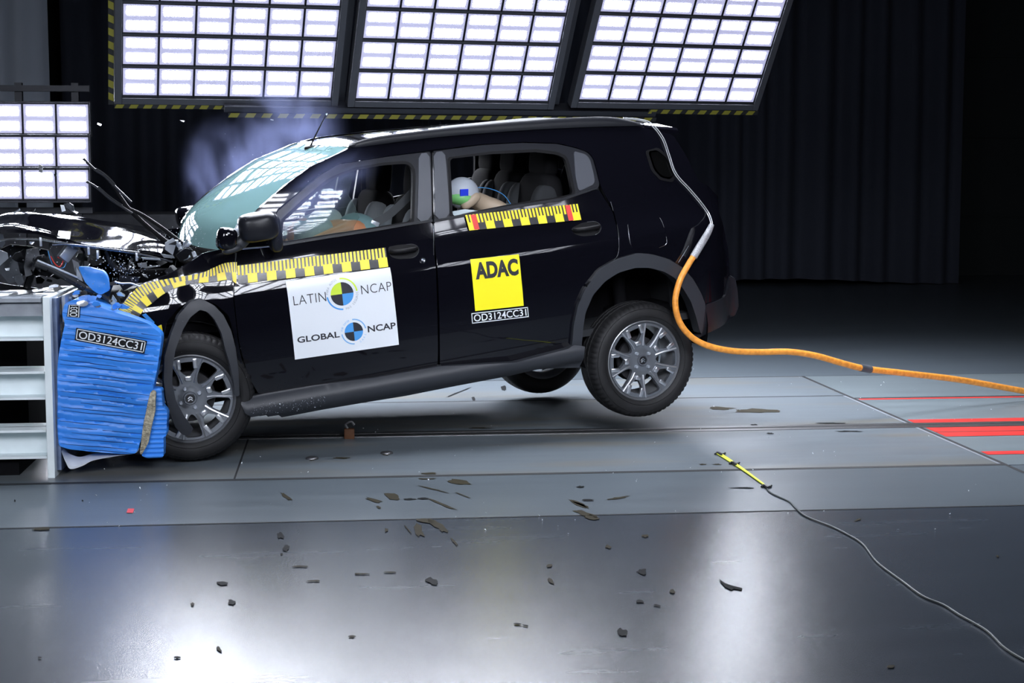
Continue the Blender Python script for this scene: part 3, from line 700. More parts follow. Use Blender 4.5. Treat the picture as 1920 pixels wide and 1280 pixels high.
# --- wheels: built facing -y, hub face at y=0
def mkwheel(parent, loc, rot, seed=0.):
    R = .230; TR = .342; TW = .215
    # rim face with ten windows
    def pol(r, a): return (r*math.cos(a), r*math.sin(a))
    outer = [pol(.222, 2*PI*k/96) for k in range(96)]
    holes = []
    for k in range(5):
        a = 2*PI*k/5 + seed
        ux, uy = math.cos(a), math.sin(a); vx, vy = -uy, ux
        P = [(.096, -.014), (.086, 0), (.096, .014), (.125, .030), (.207, .048), (.210, .0), (.207, -.048), (.125, -.030)]
        holes.append(roundpoly([(ux*r + vx*t, uy*r + vy*t) for r, t in P], .05, 2))
        a += PI/5; ux, uy = math.cos(a), math.sin(a); vx, vy = -uy, ux
        P = [(.126, -.016), (.118, 0), (.126, .016), (.158, .042), (.196, .044), (.199, 0), (.196, -.044), (.158, -.042)]
        holes.append(roundpoly([(ux*r + vx*t, uy*r + vy*t) for r, t in P], .05, 1))
    def face(x, z, i):
        r = math.hypot(x, z); d = .012 if r > .19 else .012 + .030 * (1 - r/.19) ** .8
        if r < .075: d = .034
        if r < .045: d = .028
        return Vector((x, d + i - .006, z))
    w = sheet('wheel', outer, holes, face, 'rim', parent, .030, .02, True, 30); w.location = loc; w.rotation_euler = rot
    bm = bmesh.new()
    for k in range(5):                                   # raised ridges along the paired arms and chiselled blocks at the rim
        for s in (-1, 1):
            a = 2*PI*k/5 + seed; ux, uy = math.cos(a), math.sin(a); vx, vy = -uy, ux
            pts = [(.085, .024, .022), (.125, .038, .014), (.215, .057, .004)]
            tube(bm, [(ux*r + vx*t*s, y, uy*r + vy*t*s) for r, t, y in pts], .0055, 6, 4)
            a2 = 2*PI*k/5 + PI/5 + seed; u2 = Vector((math.cos(a2), 0, math.sin(a2))); v2 = Vector((-u2.z, 0, u2.x))
            rm = Matrix((u2, Vector((0, 1, 0)), v2)).transposed()
            box(bm, u2*.186 + v2*(s*.043) + Vector((0, .012, 0)), (.055, .022, .024), rm, .006)
        a2 = 2*PI*k/5 + PI/5 + seed; u2 = Vector((math.cos(a2), 0, math.sin(a2))); v2 = Vector((-u2.z, 0, u2.x)); rm = Matrix((u2, Vector((0, 1, 0)), v2)).transposed()
        box(bm, u2*.108 + Vector((0, .018, 0)), (.030, .020, .038), rm, .009)
    obj('spoke_ridges', bm, 'rim_br', w)
    bm = bmesh.new(); lathe(bm, [(.006, .226), (-.004, .233), (.000, .239), (.012, .236), (.03, .222), (.10, .205), (.17, .205), (.195, .225), (.20, .235), (.19, .222), (.165, .196), (.095, .196), (.03, .212)], 96, True); obj('rim_barrel', bm, 'rim_bar', w)
    # tyre
    prof = [(.018, .232), (-.004, .240), (-.016, .256), (-.021, .280), (-.017, .303), (-.006, .322), (.006, .332), (.018, .337), (.024, .338),
            (.044, .342), (.050, .342), (.051, .334), (.059, .334), (.060, .3435), (.089, .344), (.090, .336), (.098, .336), (.099, .344), (.128, .3435), (.129, .334), (.137, .334), (.138, .342), (.150, .341),
            (.166, .337), (.180, .330), (.196, .312), (.205, .285), (.200, .255), (.185, .232)]
    def tread(j, k, r):
        if j in (5, 6, 7, 8, 9) and k % 3 == 0: return r - .0055
        if j in (13, 14, 17, 18, 21, 22) and (k + j) % 3 == 0: return r - .003
        return r
    bm = bmesh.new(); lathe(bm, prof, 192, False, tread)
    obj('tyre', bm, 'rubber', w, True, 28)
    bm = bmesh.new()
    for rr, n in ((.262, 96), (.310, 96)): lathe(bm, [(-.0195 + (.0 if rr < .3 else .0055), rr - .0015), (-.0215 + (.0 if rr < .3 else .0055), rr), (-.0195 + (.0 if rr < .3 else .0065), rr + .0015)], n)
    obj('sidewall_rib', bm, 'rubber', w)
    bm = bmesh.new(); lathe(bm, [(.075, .03), (.075, .135), (.09, .138), (.10, .03)], 48); obj('brake_disc', bm, 'rim_dk', w)
    bm = bmesh.new(); lathe(bm, [(.10, .02), (.10, .12), (.16, .14), (.16, .02)], 32); obj('brake_drum', bm, 'dark', w)
    for k in range(4):
        a = PI/4 + k*PI/2 + seed + .25; bm = bmesh.new(); lathe(bm, [(.012, .0005), (.012, .007), (.016, .010), (.032, .011), (.034, .017)], 6 * 3); o = obj('wheel_nut', bm, 'lightmetal', w); o.location = (.055*math.cos(a), 0, .055*math.sin(a))
    bm = bmesh.new(); lathe(bm, [(.018, .0005), (.016, .020), (.017, .024), (.012, .027), (.012, .032), (.018, .036), (.030, .038)], 40); cap = obj('centre_cap', bm, 'rim', w)
    bm = bmesh.new(); lathe(bm, [(.0155, .0005), (.0155, .0235)], 40); obj('cap_disc', bm, 'black', w)
    bm = bmesh.new()
    for dz in (.006, -.006):                             # two stacked chevrons
        for s in (-1, 1): box(bm, (s*.0062, .0135, dz - .001), (.0155, .003, .005), (0, s*.75, 0))
    obj('chevron_emblem', bm, 'chrome', w)
    return w
rwl = cloc(1208, 676, -.845)
mkwheel(car, (rwl.x, rwl.y, rwl.z), (0, 0, math.radians(1)), math.radians(67))
mkwheel(car, (rwl.x - .02, .84, rwl.z - .10), (0, 0, PI), 1.)
fwl = cloc(357, 748, -.86)
mkwheel(car, tuple(fwl), (math.radians(1), math.radians(0), math.radians(-7)), math.radians(52))
mkwheel(car, (0.02, .84, fwl.z - .02), (0, 0, PI), .4)
# wheel wells, floor pan, axle
bm = bmesh.new()
def well(bm, cx, cz, r, s, y0=.40, y1=.86):
    seg = 24; A = []
    for k in range(seg + 1):
        a = -.35 + (PI + .7) * k / seg; A.append((bm.verts.new((cx + r*math.cos(a), s*y0, cz + r*math.sin(a))), bm.verts.new((cx + r*math.cos(a), s*y1, cz + r*math.sin(a)))))
    for a, b in zip(A, A[1:]): bm.faces.new((a[0], a[1], b[1], b[0]))
    bm.faces.new([a[0] for a in A])
bm.free()
for s in (1, -1):
    bm = bmesh.new(); well(bm, 2.69, .36, .42, s); obj('wheel_liner', bm, 'dark', car)
    bm = bmesh.new(); well(bm, .02, .44, .40, s, .40, .80); obj('wheel_liner', bm, 'dark', car)
bm = bmesh.new(); box(bm, (1.25, 0, .33), (1.85, 1.60, .10), bev=.03); box(bm, (1.25, 0, .27), (1.7, .5, .06), bev=.02)
for s in (-1, 1): box(bm, (1.25, s*.60, .275), (1.7, .10, .09), bev=.02)
box(bm, (2.95, 0, .42), (.62, 1.3, .12), bev=.03); box(bm, (2.3, 0, .36), (.5, .78, .12), bev=.03)
obj('underbody', bm, 'dark', car)
bm = bmesh.new(); tube(bm, [(2.66, -.78, rwl.z), (2.5, -.5, rwl.z + .05), (2.5, .5, rwl.z + .02), (2.65, .78, rwl.z - .08)], .035, 10, 6)
for s in (-1, 1): tube(bm, [(2.66, s*.62, rwl.z), (2.68, s*.58, .75)], .04, 12, 1); tube(bm, [(2.66, s*.65, rwl.z), (2.1, s*.55, .36)], .03, 8, 1)
obj('rear_axle', bm, 'dark', car)
bm = bmesh.new(); tube(bm, [(1.2, .1, .22), (1.9, .15, .22), (2.3, .3, .28), (3.2, .45, .30)], .03, 8, 4); blob(bm, (2.9, .3, .30), (.25, .12, .08)); obj('exhaust', bm, 'steel', car)
# cabin shell and seats
bm = bmesh.new()
box(bm, (1.75, 0, .40), (2.6, 1.50, .04)); box(bm, (.50, 0, .75), (.10, 1.5, .55)); box(bm, (3.0, 0, .8), (.05, 1.3, .7))
for s in (-1, 1): box(bm, (1.33, s*.80, .74), (1.66, .03, .62))
obj('cabin_lining', bm, 'trim', car, False)
bm = bmesh.new()                                          # headlining
rows = []
for x, z in ((1.12, 1.575), (1.5, 1.61), (2.0, 1.62), (2.5, 1.61), (2.95, 1.55)):
    rows.append([bm.verts.new((x, y, z + .03*(1 - (y/.6)**2))) for y in (-.60, -.3, 0, .3, .60)])
for a, b in zip(rows, rows[1:]):
    for i in range(4): bm.faces.new((a[i], a[i+1], b[i+1], b[i]))
obj('headlining', bm, 'trim', car)
bm = bmesh.new(); blob(bm, (.66, 0, .98), (.26, .74, .14), (.5, .35)); blob(bm, (.80, -.38, 1.02), (.12, .17, .08)); obj('dashboard', bm, 'trim', car)
bm = bmesh.new()
wc = Vector((1.02, -.38, 1.00)); ax = Vector((math.cos(.4), 0, math.sin(.4)))
u = Vector((0, 1, 0)); v = ax.cross(u)
tube(bm, [wc + u*.185*math.cos(2*PI*k/24) + v*.185*math.sin(2*PI*k/24) for k in range(25)], .014, 8, 1, cap=False); tube(bm, [wc + u*.18, wc - u*.18], .02, 6, 1)
obj('steering_wheel', bm, 'seal', car)
def seat(x, y, z=.55, wd=.50, head=True):
    bm = bmesh.new(); blob(bm, (x - .05, y, z + .06), (.27, wd/2, .10), (.5, .5), (0, -.12, 0)); s = obj('seat', bm, 'seat', car)
    bm = bmesh.new(); blob(bm, (x + .28, y, z + .40), (.085, wd/2, .36), (.45, .5), (0, .22, 0)); obj('backrest', bm, 'seat', s)
    bm = bmesh.new()
    for sd in (-1, 1): blob(bm, (x + .235, y + sd*wd*.40, z + .40), (.09, .055, .30), (.6, .6), (0, .22, 0))
    obj('side_bolster', bm, 'seat_lt' if x < 1.5 else 'trim', s)
    if head:
        bm = bmesh.new(); blob(bm, (x + .38, y, z + .83), (.055, .14, .11), (.5, .5), (0, .2, 0)); hd = obj('headrest', bm, 'seat', s)
        bm = bmesh.new(); tube(bm, [(x + .36, y - .06, z + .66), (x + .38, y - .06, z + .80)], .007, 6, 1); tube(bm, [(x + .36, y + .06, z + .66), (x + .38, y + .06, z + .80)], .007, 6, 1); obj('headrest_post', bm, 'chrome', s)
seat(1.18, -.38); seat(1.18, .38)
seat(1.98, -.38, .58, .46); seat(1.98, .10, .58, .34); seat(1.98, .48, .58, .40)
seat(2.62, -.28, .62, .42); seat(2.62, .28, .62, .42)
def belt(pts, nm='seat_belt'):
    bm = bmesh.new(); P = catmull([Vector(p) for p in pts], 6); rows = []
    for i, p in enumerate(P):
        t = (P[min(i+1, len(P)-1)] - P[max(i-1, 0)]).normalized(); n = t.cross(Vector((0, 1, 0))).normalized() * .023
        rows.append((bm.verts.new(p + n), bm.verts.new(p - n), bm.verts.new(p - n + Vector((0, .003, 0))), bm.verts.new(p + n + Vector((0, .003, 0)))))
    for a, b in zip(rows, rows[1:]):
        for k in range(4): bm.faces.new((a[k], a[(k+1) % 4], b[(k+1) % 4], b[k]))
    return obj(nm, bm, 'belt', car)
b0 = cloc(776, 358, -.60); b1 = cloc(715, 412, -.52); b2 = cloc(660, 437, -.50)
o = belt([b0, b0.lerp(b1, .5) + Vector((0, 0, -.01)), b1, b2])
bm = bmesh.new(); box(bm, cloc(702, 420, -.54), (.05, .02, .035), (0, .5, 0), .004); obj('belt_buckle', bm, 'lightmetal', o)
# B pillar inner, far window frame lines
bm = bmesh.new()
bm.free()
for s in (-1, 1):
    for x, wd in ((1.58, .10), (2.52, .12)):
        bm = bmesh.new(); box(bm, (x, s*.70, 1.30), (wd, .03, .40), (s*.34, .04, 0), .01); obj('pillar_trim', bm, 'trim', car)
# curtain of the deflated airbags in front
bm = bmesh.new(); blob(bm, cloc(578, 440, -.35), (.13, .16, .09), (.8, .8), (0, -.3, .3)); blob(bm, cloc(600, 425, -.2), (.12, .16, .08), (.8, .8), (0, -.5, .3))
for v in bm.verts: v.co += Vector([noise.noise(v.co*9 + Vector((k*7, 0, 0))) for k in range(3)]) * .03
obj('airbag', bm, 'airbag', car)
bm = bmesh.new(); blob(bm, (.78, .2, 1.06), (.12, .5, .10), (.6, .5)); obj('dashboard_cover', bm, 'airbag', car)

# --- crash test dummies (things inside the car)
def chain_skin(name, pts, edges, radii, m, root=0):
    me = bpy.data.meshes.new(name); me.from_pydata([tuple(p) for p in pts], edges, []); o = bpy.data.objects.new(name, me); COL.objects.link(o); me.materials.append(M[m])
    md = o.modifiers.new('skin', 'SKIN'); md.use_smooth_shade = True
    for i, r in enumerate(radii): me.skin_vertices[0].data[i].radius = (r, r)
    me.skin_vertices[0].data[root].use_root = True
    sb = o.modifiers.new('sub', 'SUBSURF'); sb.levels = 2; sb.render_levels = 2
    bpy.context.view_layer.update(); dg = bpy.context.evaluated_depsgraph_get(); me2 = bpy.data.meshes.new_from_object(o.evaluated_get(dg)); bpy.data.objects.remove(o); me2.name = name
    return me2
def wl(p): return CR @ Vector(p) + CT
def dummy(label, pel, chest, neck, headc, hr, arms, m_body, legs, shirt):
    root = empty('crash_test_dummy', wl(pel)); root.rotation_euler = car.rotation_euler; tag(root, label, 'crash test dummy')
    P = Vector(pel); loc = lambda q: Vector(q) - P
    pts = [loc(pel), loc(pel).lerp(loc(chest), .55), loc(chest), loc(neck)]; ed = [(0, 1), (1, 2), (2, 3)]; rd = [.12, .115, .125, .055]
    pts.append(loc(headc) - (loc(headc) - loc(neck)).normalized()*hr*.4); ed.append((3, 4)); rd.append(.05)
    for sh, el, wr in arms:
        b = len(pts); pts += [loc(sh), loc(el), loc(wr), loc(wr) + (loc(wr) - loc(el)).normalized()*.08]; ed += [(2, b), (b, b+1), (b+1, b+2), (b+2, b+3)]; rd += [.062, .042, .030, .034]
    for hp, kn, an in legs:
        b = len(pts); pts += [loc(hp), loc(kn), loc(an)]; ed += [(0, b), (b, b+1), (b+1, b+2)]; rd += [.085, .062, .045]
    me = chain_skin('body', pts, ed, rd, m_body); o = bpy.data.objects.new('body', me); COL.objects.link(o); o.parent = root
    bm = bmesh.new(); a, b = loc(pel), loc(chest); blob(bm, a.lerp(b, .6), (.15, .20, (b-a).length*.55), (.7, .7), (0, math.atan2((b-a).x, (b-a).z), 0)); obj('shirt', bm, shirt, root)
    return root, loc
# rear child dummy: head hanging forward against the pillar, seen through the rear window
H = cloc(867, 362, -.56); NK = cloc(903, 380, -.50); CHS = cloc(938, 398, -.44); PL = cloc(950, 470, -.40)
rt_, loc = dummy('child dummy with a green and grey head slumped in the rear window', tuple(PL), tuple(CHS), tuple(NK), tuple(H), .085,
    [(tuple(CHS + Vector((0, -.12, 0))), tuple(CHS + Vector((-.15, -.14, -.12))), tuple(CHS + Vector((-.33, -.10, -.10)))), (tuple(CHS + Vector((0, .13, 0))), tuple(CHS + Vector((-.15, .15, -.12))), tuple(CHS + Vector((-.33, .12, -.10))))],
    'skin', [(tuple(PL + Vector((0, -.09, 0))), tuple(PL + Vector((-.32, -.1, .04))), tuple(PL + Vector((-.38, -.1, -.22)))), (tuple(PL + Vector((0, .09, 0))), tuple(PL + Vector((-.32, .1, .04))), tuple(PL + Vector((-.38, .1, -.22))))], 'shirt')
bm = bmesh.new(); hc = loc(H); blob(bm, hc, (.098, .080, .092), (1, 1), (0, .25, 0), 32, 20); hd = obj('head', bm, 'helmet', rt_, True, None)
bm = bmesh.new(); blob(bm, hc + Vector((-.012, -.006, -.028)), (.088, .082, .047), (.9, 1), (0, .25, 0), 32, 16); obj('face_paint', bm, 'green', hd, True, None)
q = cloc(861, 359, -.56) - PL; bm = bmesh.new(); box(bm, (q.x, hc.y - .083, q.z - .002), (.050, .006, .040), (.12, .08, 0), .002); obj('marker_sticker', bm, 'bluesq', hd, False)
bm = bmesh.new(); c1, c2 = cloc(868, 388, -.62) - PL, cloc(897, 366, -.62) - PL; blob(bm, (c1 + c2)/2, ((c2-c1).length*.58, .03, .030), (.8, .8), (0, -math.atan2(c2.z - c1.z, c2.x - c1.x), 0)); obj('jaw_pad', bm, 'skin', rt_)
bm = bmesh.new(); tube(bm, [cloc(893, 351, -.58) - PL, cloc(920, 354, -.50) - PL, cloc(945, 366, -.45) - PL, cloc(962, 390, -.42) - PL], .0022, 6, 6); obj('sensor_wire', bm, 'logo_blue', rt_)
# driver dummy folded over the wheel
H = cloc(572, 442, -.36); CHS = cloc(648, 428, -.40); NK = cloc(610, 436, -.38); PL = cloc(712, 500, -.38)
rt_, loc = dummy('brown driver dummy bent over the wheel behind the broken front side glass', tuple(PL), tuple(CHS), tuple(NK), tuple(H), .1,
    [(tuple(CHS + Vector((.02, -.16, .0))), tuple(cloc(655, 425, -.58)), tuple(cloc(590, 452, -.55))), (tuple(CHS + Vector((0, .18, 0))), tuple(CHS + Vector((-.15, .2, -.15))), tuple(CHS + Vector((-.34, .14, -.05))))],
    'skin2', [(tuple(PL + Vector((0, -.1, 0))), tuple(PL + Vector((-.42, -.12, .10))), tuple(PL + Vector((-.60, -.12, -.30)))), (tuple(PL + Vector((0, .1, 0))), tuple(PL + Vector((-.42, .12, .10))), tuple(PL + Vector((-.60, .12, -.30))))], 'shirt')
bm = bmesh.new(); blob(bm, loc(H), (.11, .085, .10), (1, 1), (0, -.5, 0), 28, 18); hd = obj('head', bm, 'skin2', rt_, True, None)
bm = bmesh.new(); blob(bm, loc(H) + Vector((-.1, 0, -.02)), (.02, .014, .02)); obj('nose', bm, 'skin2', hd)

# --- crushed front: bonnet, wings, engine bay
def crumple(p, a, f): return Vector([noise.noise(p*f + Vector((k*13.1, 4, 1))) for k in range(3)]) * a
near = [cloc(x, y, -.62) for x, y in ((-60,470),(0,446),(70,444),(140,455),(200,463),(262,472),(322,486))]
farc = [cloc(x, y, .62) for x, y in ((-60,440),(0,424),(45,411),(110,411),(170,419),(230,428),(300,444))]
near, farc = catmull(near, 6), catmull(farc, 6); bm = bmesh.new(); rows = []
for a, b in zip(near, farc):
    row = []
    for j in range(25):
        t = j / 24; p = a.lerp(b, t); p.z += .05 * math.sin(PI*t) + .012 * math.sin(t*9 + p.x*6)
        p += crumple(p, .022, 2.2) + crumple(p, .008, 7); row.append(bm.verts.new(p))
    rows.append(row)
for a, b in zip(rows, rows[1:]):
    for i in range(24): bm.faces.new((a[i], a[i+1], b[i+1], b[i]))
bm.normal_update()
r = bmesh.ops.solidify(bm, geom=bm.faces[:], thickness=.018)
bonnet = obj('bonnet', bm, 'paint', car, True, 40)
bm = bmesh.new(); P = [p + Vector((0, -.012, -.012)) for p in near]; tube(bm, P, .006, 6, 1, sm=False); obj('edge_flange', bm, 'edge', bonnet)
for x, y in ((75, 446), (165, 462), (182, 470), (255, 474)):
    bm = bmesh.new(); p = cloc(x, y, -.64); box(bm, p - Vector((0, 0, .02)), (.012, .02, .045), (0, .1, 0), .002); obj('rubber_stop', bm, 'lightmetal', bonnet)
# bonnet shape matches a paper tag lying on it
raw('paper_tag', [cloc(x, y, yy) for x, y, yy in ((110,432,-.40),(133,434,-.40),(131,448,-.66),(107,446,-.66))], [(0,1,2,3)], 'white', bonnet, False)
# near wing
def wing_bulge(x, z):
    d = max(0, .45 - x); return noise.noise(Vector((x*5, z*6, 2))) * .012 * min(1, d*2) + noise.noise(Vector((x*11, z*11, 5))) * .0012 * min(1, d*3) + .05 * d * d
WING = [(442,464),(410,467),(380,474),(350,494),(318,512),(262,531),(240,552),(217,583),(224,592),(258,600),(288,612),(303,640),(312,605),(334,578),(356,563),(378,561),(404,571),(428,592),(440,640),(449,700),(455,745),(468,745),(447,640),(438,560),(441,492)]
body('front_wing', WING, bulge=wing_bulge, mirror=False, rnd=(.04, 1), step=.025)
body('front_wing', [(442,464),(410,467),(380,474),(318,512),(262,531),(240,552),(258,600),(300,590),(356,563),(404,571),(428,592),(440,640),(455,745),(468,745),(447,640),(438,560),(441,492)], bulge=wing_bulge, mirror=False, rnd=(.04, 1), step=.04).scale = (1, -1, 1)
FAO = [(361,802),(350,815),(340,813),(327,799),(316,773),(308,743),(304,709),(306,667),(319,624),(333,591),(356,565),(378,560),(401,572),(418,590),(432,619),(440,652),(445,695),(447,740)]
FAI = [(439,742),(437,720),(429,681),(420,652),(414,624),(401,598),(388,584),(374,580),(356,594),(342,616),(327,653),(322,681),(320,714),(327,748),(342,776),(352,790)]
body('wheel_arch_trim', FAO + FAI, m='clad', off=.055, thick=.05, rnd=(.03, 2), gap=0, step=.02, mirror=False, bulge=lambda x, z: .03 * math.sin(3*z) + max(0, .05 - x) * .10)
# inner wing, scuttle, engine lump
bm = bmesh.new(); box(bm, (.38, 0, .80), (.10, 1.45, .62), bev=.02); box(bm, (.36, 0, 1.075), (.26, 1.40, .05), (0, -.1, 0), .02); box(bm, (.15, -.72, .86), (.45, .06, .22), (0, .1, .1), .02); box(bm, (.15, .72, .86), (.45, .06, .22), (0, .1, -.1), .02)
obj('bulkhead', bm, 'dark', car, True)
bm = bmesh.new(); random.seed(11)
box(bm, (-.12, .02, .72), (.52, .62, .42), (0, .05, .05), .04); box(bm, (-.15, -.02, .93), (.42, .40, .08), (0, .06, .05), .03)
for k in range(8): tube(bm, [(-.3 + .08*k, -.25, .96), (-.3 + .08*k, -.42, .90), (-.32 + .08*k, -.46, .78)], .022, 8, 4)
obj('engine', bm, 'plastic_dk', car, True); bm = bmesh.new(); lathe(bm, [(-.52, .02), (-.52, .09), (-.46, .09), (-.46, .02)], 20)
obj('pulley', bm, 'plastic_dk', car, True)
# many torn pieces still hanging on the nose
def flake(px, depth_y, m, name, parent=car, th=.012, tw=.10):
    rnd = random.Random(int(px[0][0]*7 + px[0][1])); c = Vector((sum(p[0] for p in px)/len(px), sum(p[1] for p in px)/len(px)))
    g = Vector((rnd.uniform(-tw, tw), rnd.uniform(-tw, tw))) / 30
    f = (lambda x, y: cloc(x, y, depth_y + (Vector((x, y)) - c).dot(g))) if parent == car else (lambda x, y: at(x, y, depth_y + (Vector((x, y)) - c).dot(g)))
    v = [f(*p) for p in px]; n = len(v); d = Vector((0, th, 0)); v += [p + d for p in v]
    return raw(name, v, [tuple(range(n))[::-1], tuple(range(n, 2*n))] + [(i, (i+1) % n, n + (i+1) % n, n + i) for i in range(n)], m, parent, False)
FL = [([(20,458),(60,462),(95,470),(88,498),(60,512),(30,520),(8,500),(-5,470)], -.15, 'plastic'), ([(50,468),(72,464),(75,480),(60,515),(48,519),(45,500)], -.42, 'plastic'), ([(0,485),(30,480),(40,520),(18,533),(0,512)], -.38, 'plastic'),
      ([(27,518),(40,512),(45,528),(37,538),(28,526)], -.50, 'plastic'), ([(-8,437),(6,440),(10,456),(4,464),(-8,462)], -.45, 'lightmetal'), ([(-6,466),(14,474),(16,484),(0,498),(-8,498)], -.48, 'lightmetal'),
      ([(80,500),(98,494),(106,505),(92,520),(74,515)], -.35, 'plastic_dk'), ([(0,530),(20,534),(70,540),(60,546),(0,548)], -.2, 'plastic_dk'), ([(92,455),(98,452),(96,470),(104,490),(90,485)], -.35, 'plastic'),
      ([(135,486),(147,492),(158,520),(150,522),(140,508)], -.60, 'plastic'), ([(143,500),(150,512),(157,532),(152,534),(144,520)], -.62, 'lightmetal'), ([(230,462),(262,458),(270,475),(240,482)], -.5, 'plastic_dk'),
      ([(180,530),(212,535),(206,552),(196,568),(182,562)], -.70, 'plastic_dk'), ([(265,482),(300,485),(302,488),(268,486)], -.72, 'lightmetal'), ([(302,476),(325,479),(328,484),(308,483)], -.70, 'lightmetal'), ([(306,462),(330,452),(336,472),(322,486),(305,478)], -.62, 'plastic_dk'),
      ([(258,494),(275,492),(276,500),(300,497),(301,499),(275,503),(260,500)], -.72, 'plastic'), ([(310,455),(325,446),(331,455),(324,478),(310,468)], -.66, 'lightmetal'), ([(330,478),(348,465),(360,468),(352,484),(338,490)], -.74, 'plastic_dk'),
      ([(185,455),(232,462),(236,500),(210,505),(190,488)], -.30, 'plastic_dk'), ([(225,515),(262,520),(258,530),(232,545),(222,530)], -.6, 'plastic_dk'), ([(252,600),(272,596),(290,606),(305,640),(298,652),(280,620)], -.80, 'plastic_dk')]
for p, y, m in FL: flake(p, y, m, 'torn_panel_piece')
rr = random.Random(5)
for k in range(34):
    x, y = rr.uniform(20, 330), rr.uniform(470, 540); s = rr.uniform(5, 16)
    if 140 < x < 215 and y > 500: y -= 40
    flake([(x + s*math.cos(a)*rr.uniform(.5, 1.2), y + s*.7*math.sin(a)*rr.uniform(.5, 1.2)) for a in (0, 1, 2, 3, 4, 5)], rr.uniform(-.55, .1), rr.choice(['plastic_dk', 'plastic_dk', 'plastic', 'dark']), 'torn_panel_piece', tw=.8)
for pts, yy, r, m in (([(66,492),(100,505),(140,528),(175,548)], -.62, .022, 'plastic_dk'), ([(70,488),(104,502),(145,520)], -.64, .006, 'lightmetal'), ([(95,480),(103,494),(112,500),(118,488),(108,482)], -.5, .003, 'red'), ([(90,470),(100,498),(118,502),(125,490)], -.48, .0025, 'logo_blue'),
                      ([(150,500),(158,475),(152,465),(165,462)], -.4, .006, 'plastic_dk'), ([(98,459),(130,458),(180,463),(262,473)], -.66, .003, 'edge'), ([(160,540),(185,548),(200,560),(220,575)], -.75, .012, 'plastic_dk'), ([(215,528),(228,531),(245,531),(262,537)], -.90, .004, 'lightmetal'),
                      ([(40,470),(60,500),(50,540)], -.2, .02, 'plastic_dk'), ([(200,470),(215,500),(240,505),(250,480)], -.45, .018, 'plastic_dk'), ([(300,560),(310,590),(303,630)], -.84, .012, 'plastic_dk')):
    bm = bmesh.new(); tube(bm, [cloc(x, y, yy) for x, y in pts], r, 8, 6); obj('loose_hose', bm, m, car)
bm = bmesh.new(); cb = cloc(127, 473, -.52); box(bm, cb, (.095, .05, .06), (0, -.75, .2), .005); box(bm, cb + Vector((.03, 0, .035)), (.03, .05, .02), (0, -.75, .2), .003); obj('fuse_box', bm, 'tray', car)
flake([(296,612),(303,609),(305,620),(299,625)], -.92, 'yellow', 'bulb_holder')
flake([(266,590),(274,588),(290,604),(286,610)], -.91, 'logo_blue', 'blue_clip')
# wipers thrown up off the glass
for arm, bl in (([(322,462),(285,432),(245,395),(228,372),(212,348)], [(156,297),(178,318),(196,330),(214,348),(246,379)]), ([(358,472),(335,452),(300,425),(262,400),(226,385)], [(162,340),(182,352),(205,372),(226,386),(248,400)])):
    bm = bmesh.new(); tube(bm, [cloc(x, y, -.35) for x, y in arm], lambda t: .016 - .008*t, 8, 5); w_ = obj('wiper_arm', bm, 'seal', car)
    bm = bmesh.new(); tube(bm, [cloc(x, y, -.37) for x, y in bl], .007, 8, 5); tube(bm, [cloc(x + 2, y - 2, -.37) for x, y in bl[1:-1]], .006, 6, 4); obj('wiper_blade', bm, 'plastic_dk', w_)
bm = bmesh.new()
for k in range(9): a = rr.uniform(0, 6); p = cloc(rr.uniform(315, 368), rr.uniform(455, 484), -.6 + rr.uniform(-.15, .1)); box(bm, p, (rr.uniform(.02, .06), .02, rr.uniform(.01, .03)), (a, a*2, a*3), .003)
obj('wiper_linkage', bm, 'lightmetal', car, True)

# --- stickers on the flank
def quadfn(cor, off):
    a, b, c, d = [Vector(side(x, y, off)) for x, y in cor]
    def fn(u, v, o=0.):
        p = a.lerp(b, u).lerp(d.lerp(c, u), v); return Vector((p.x, -(W(p.x, p.y) + off + o), p.y))
    return fn
def gridsheet(name, fn, m, parent, nu=24, nv=16):
    vs = [fn(i/nu, j/nv) for j in range(nv+1) for i in range(nu+1)]
    fs = [(j*(nu+1)+i, (j+1)*(nu+1)+i, (j+1)*(nu+1)+i+1, j*(nu+1)+i+1) for j in range(nv) for i in range(nu)]
    return raw(name, vs, fs, m, parent)
BD = quadfn([(535,527),(731,501),(748,646),(553,674)], .003)
board = gridsheet('white_sticker', BD, 'white', car)
B2 = lambda u, v: BD(u, v, .0015)
lettering('LATIN', B2, .045, .352, .195, .312, 'ink', board, 1.05, -.012)
lettering('NCAP', B2, .692, .985, .175, .290, 'ink', board, 1.05, -.012)
lettering('GLOBAL', B2, .040, .440, .715, .795, 'ink', board, 1.0, .022)
lettering('NCAP', B2, .712, .985, .700, .785, 'ink', board, 1.0, .022)
AS = 1.36  # sheet width / height
def disc(cu, cv, r, cols, ringc):
    for k in range(4):
        a0 = k * PI/2; pts = [(cu, cv)] + [(cu + r*math.cos(a0 + t*PI/2/14), cv - r*AS*math.sin(a0 + t*PI/2/14)) for t in range(15)]
        shape2d('roundel_quarter', pts, [tuple(range(len(pts)))], B2, cols[k], board)
    for a0, a1, m in ringc:
        n = 20; pts = []
        for rr_ in (r*1.25, r*1.38): pts += [(cu + rr_*math.cos(math.radians(a0 + (a1-a0)*t/n)), cv - rr_*AS*math.sin(math.radians(a0 + (a1-a0)*t/n))) for t in range(n+1)]
        shape2d('roundel_arc', pts, [(t, t+1, n+2+t, n+1+t) for t in range(n)], B2, m, board)
disc(.507, .250, .109, ('ink', 'logo_green', 'ink', 'logo_blue'), ((4, 92, 'logo_green'), (185, 268, 'logo_blue')))
disc(.578, .748, .088, ('ink', 'logo_blue', 'ink', 'logo_blue'), ((8, 92, 'pale_blue'), (185, 268, 'pale_blue')))
